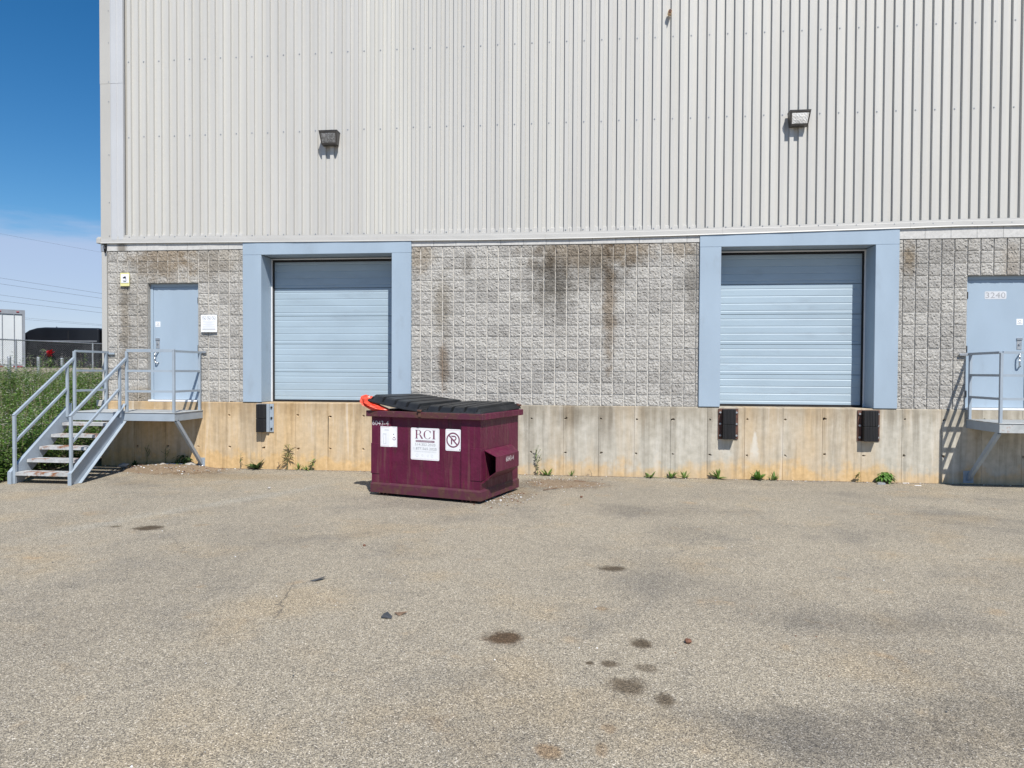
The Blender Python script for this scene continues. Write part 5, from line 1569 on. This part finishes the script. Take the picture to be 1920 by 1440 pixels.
# white trailer seen from behind
tr = thing('box_trailer', (-29.95, 19.71, 0.8), 'white box trailer seen from behind at the left edge', 'trailer', rz=math.radians(47))
TW, TH, TB = 2.6, 2.85, 1.22
MB().bbox(-TW/2, TW/2, .12, 13.0, TB-.02, TB+TH-.03, .03).build('box', 'trailer_white', tr)
mb = MB(); mb.box(-TW/2-.01, -TW/2+.11, -.02, .119, TB-.1, TB+TH); mb.box(TW/2-.11, TW/2+.01, -.02, .119, TB-.1, TB+TH)
mb.box(-TW/2+.111, TW/2-.111, -.02, .119, TB+TH-.22, TB+TH); mb.box(-TW/2+.111, TW/2-.111, -.02, .119, TB-.1, TB+.03); mb.build('rear_frame', 'trailer_grey', tr)
for s_ in (-1, 1):
    xa, xb = sorted((s_*.012, s_*(TW/2-.115)))
    d_ = MB().bbox(xa, xb, .03, .118, TB+.04, TB+TH-.23, .01).build('rear_door', 'trailer_white', tr)
    mb = MB(); mb.tube((s_*.35, .0, TB+.02), (s_*.35, .0, TB+TH-.2), .018, 8); mb.tube((s_*.85, .0, TB+.02), (s_*.85, .0, TB+TH-.2), .018, 8); mb.build('lock_rod', 'galvanised', d_)
mb = MB().use('tape_red')
for k in range(6):
    mb.use('tape_red' if k % 2 else 'paper_white'); mb.box(-1.2+k*.4, -1.2+k*.4+.39, -.026, -.021, TB-.085, TB-.03)
mb.build('reflective_tape', None, tr)
for xx in (-.25, 0, .25, 1.0): MB().bbox(xx-.06, xx+.06, -.05, -.021, TB+TH-.13, TB+TH-.08, .01).build('marker_light', 'tape_red', tr)
MB().bbox(-.95, -.6, -.12, -.021, TB+TH-.2, TB+TH+.02, .01).build('roof_bracket', 'trailer_grey', tr)
for xx in (-1.05, -.75, .75, 1.05):
    for yy in (1.6, 2.9): MB().tube((xx-.13, yy, -.3), (xx+.13, yy, -.3), .50, 20).build('wheel', 'tyre', tr)
MB().box(-.9, .9, .3, 6.0, .15, TB-.03).build('underframe', 'trailer_grey', tr)

# long black vehicle parked beyond
bv = thing('black_van', (-31.55, 22.82, 0.75), 'long black high-roof vehicle with rounded front behind the fence', 'van', rz=math.radians(6.7))
def sec(x, k):   # roof height along the length
    return k
L_ = 7.2; Hh = 3.4
side = [(0.0, .45), (0.0, 2.0), (.05, 2.38), (.18, 2.72), (.42, 3.02), (.75, 3.24), (1.15, 3.36), (1.6, 3.40), (4.62, 3.37), (4.62, .45)]
n = len(side)
bmv = bmesh.new()
mb = MB(); mb.prism(side, 'y', 0.0, 2.2); b_ = mb.build('body', 'vehicle_black', bv)
md = b_.modifiers.new('bevel', 'BEVEL'); md.width = .10; md.segments = 3; md.limit_method = 'ANGLE'
MB().bbox(4.75, 9.5, .05, 2.15, .6, 3.36, .04).build('cargo_box', 'vehicle_black', bv)
MB().box(4.62, 4.75, .3, 1.9, .6, 3.0).build('gangway', 'black_gap', bv)
MB().bbox(1.0, 4.5, -.018, .0, 2.62, 2.66, .004).build('trim_strip', 'trailer_grey', bv)
MB().bbox(1.2, 4.4, -.014, .0, 1.75, 2.45, .004).build('side_window', 'glass_dark', bv)
MB().bbox(2.9, 2.94, -.012, .0, .7, 3.2, .003).build('door_seam', 'black_gap', bv)
MB().tube((1.58, 1.1, 3.38), (1.58, 1.1, 3.50), .05, 8, .02).build('antenna', 'vehicle_black', bv)
MB().bbox(-.03, .02, .5, 1.7, 1.5, 2.1, .01).build('windscreen', 'glass_dark', bv)
for xx in (1.1, 6.0, 7.4): 
    for yy in (.02, 1.9): MB().tube((xx, yy, .42), (xx, yy+.28, .42), .44, 20).build('wheel', 'tyre', bv)
MB().bbox(9.42, 9.52, -.01, .06, 3.15, 3.32, .01).build('marker_light', 'tape_red', bv)

# overhead wires far behind
wl = [((-75.87, 19.30), (-61.42, 16.63)), ((-75.92, 13.60), (-61.45, 11.43)), ((-75.93, 12.84), (-61.45, 10.82)), ((-75.94, 11.40), (-61.46, 9.60)), ((-75.95, 10.64), (-61.46, 8.99)), ((-72.35, 8.42), (-61.47, 7.50)), ((-72.35, 8.21), (-61.47, 7.36))]
nm = ['topmost overhead wire, faint against the cloud', 'second overhead wire from the top', 'third overhead wire from the top', 'fourth overhead wire from the top', 'fifth overhead wire from the top', 'second lowest overhead wire just above the black vehicle', 'lowest overhead wire just above the black vehicle']
for k, (a, b) in enumerate(wl):
    pts = []
    for i in range(13):
        t = -1.4+i*.35; x = a[0]+(b[0]-a[0])*t; z = a[1]+(b[1]-a[1])*t+.03*(t*(t-1))
        pts.append((x, 70+.0*t, z))
    o = MB().path(pts, .011 if k in (0, 5, 6) else .017, 5).build('power_line', 'wire_dark'); tag(o, nm[k], 'wire', 'overhead wires left of the building')
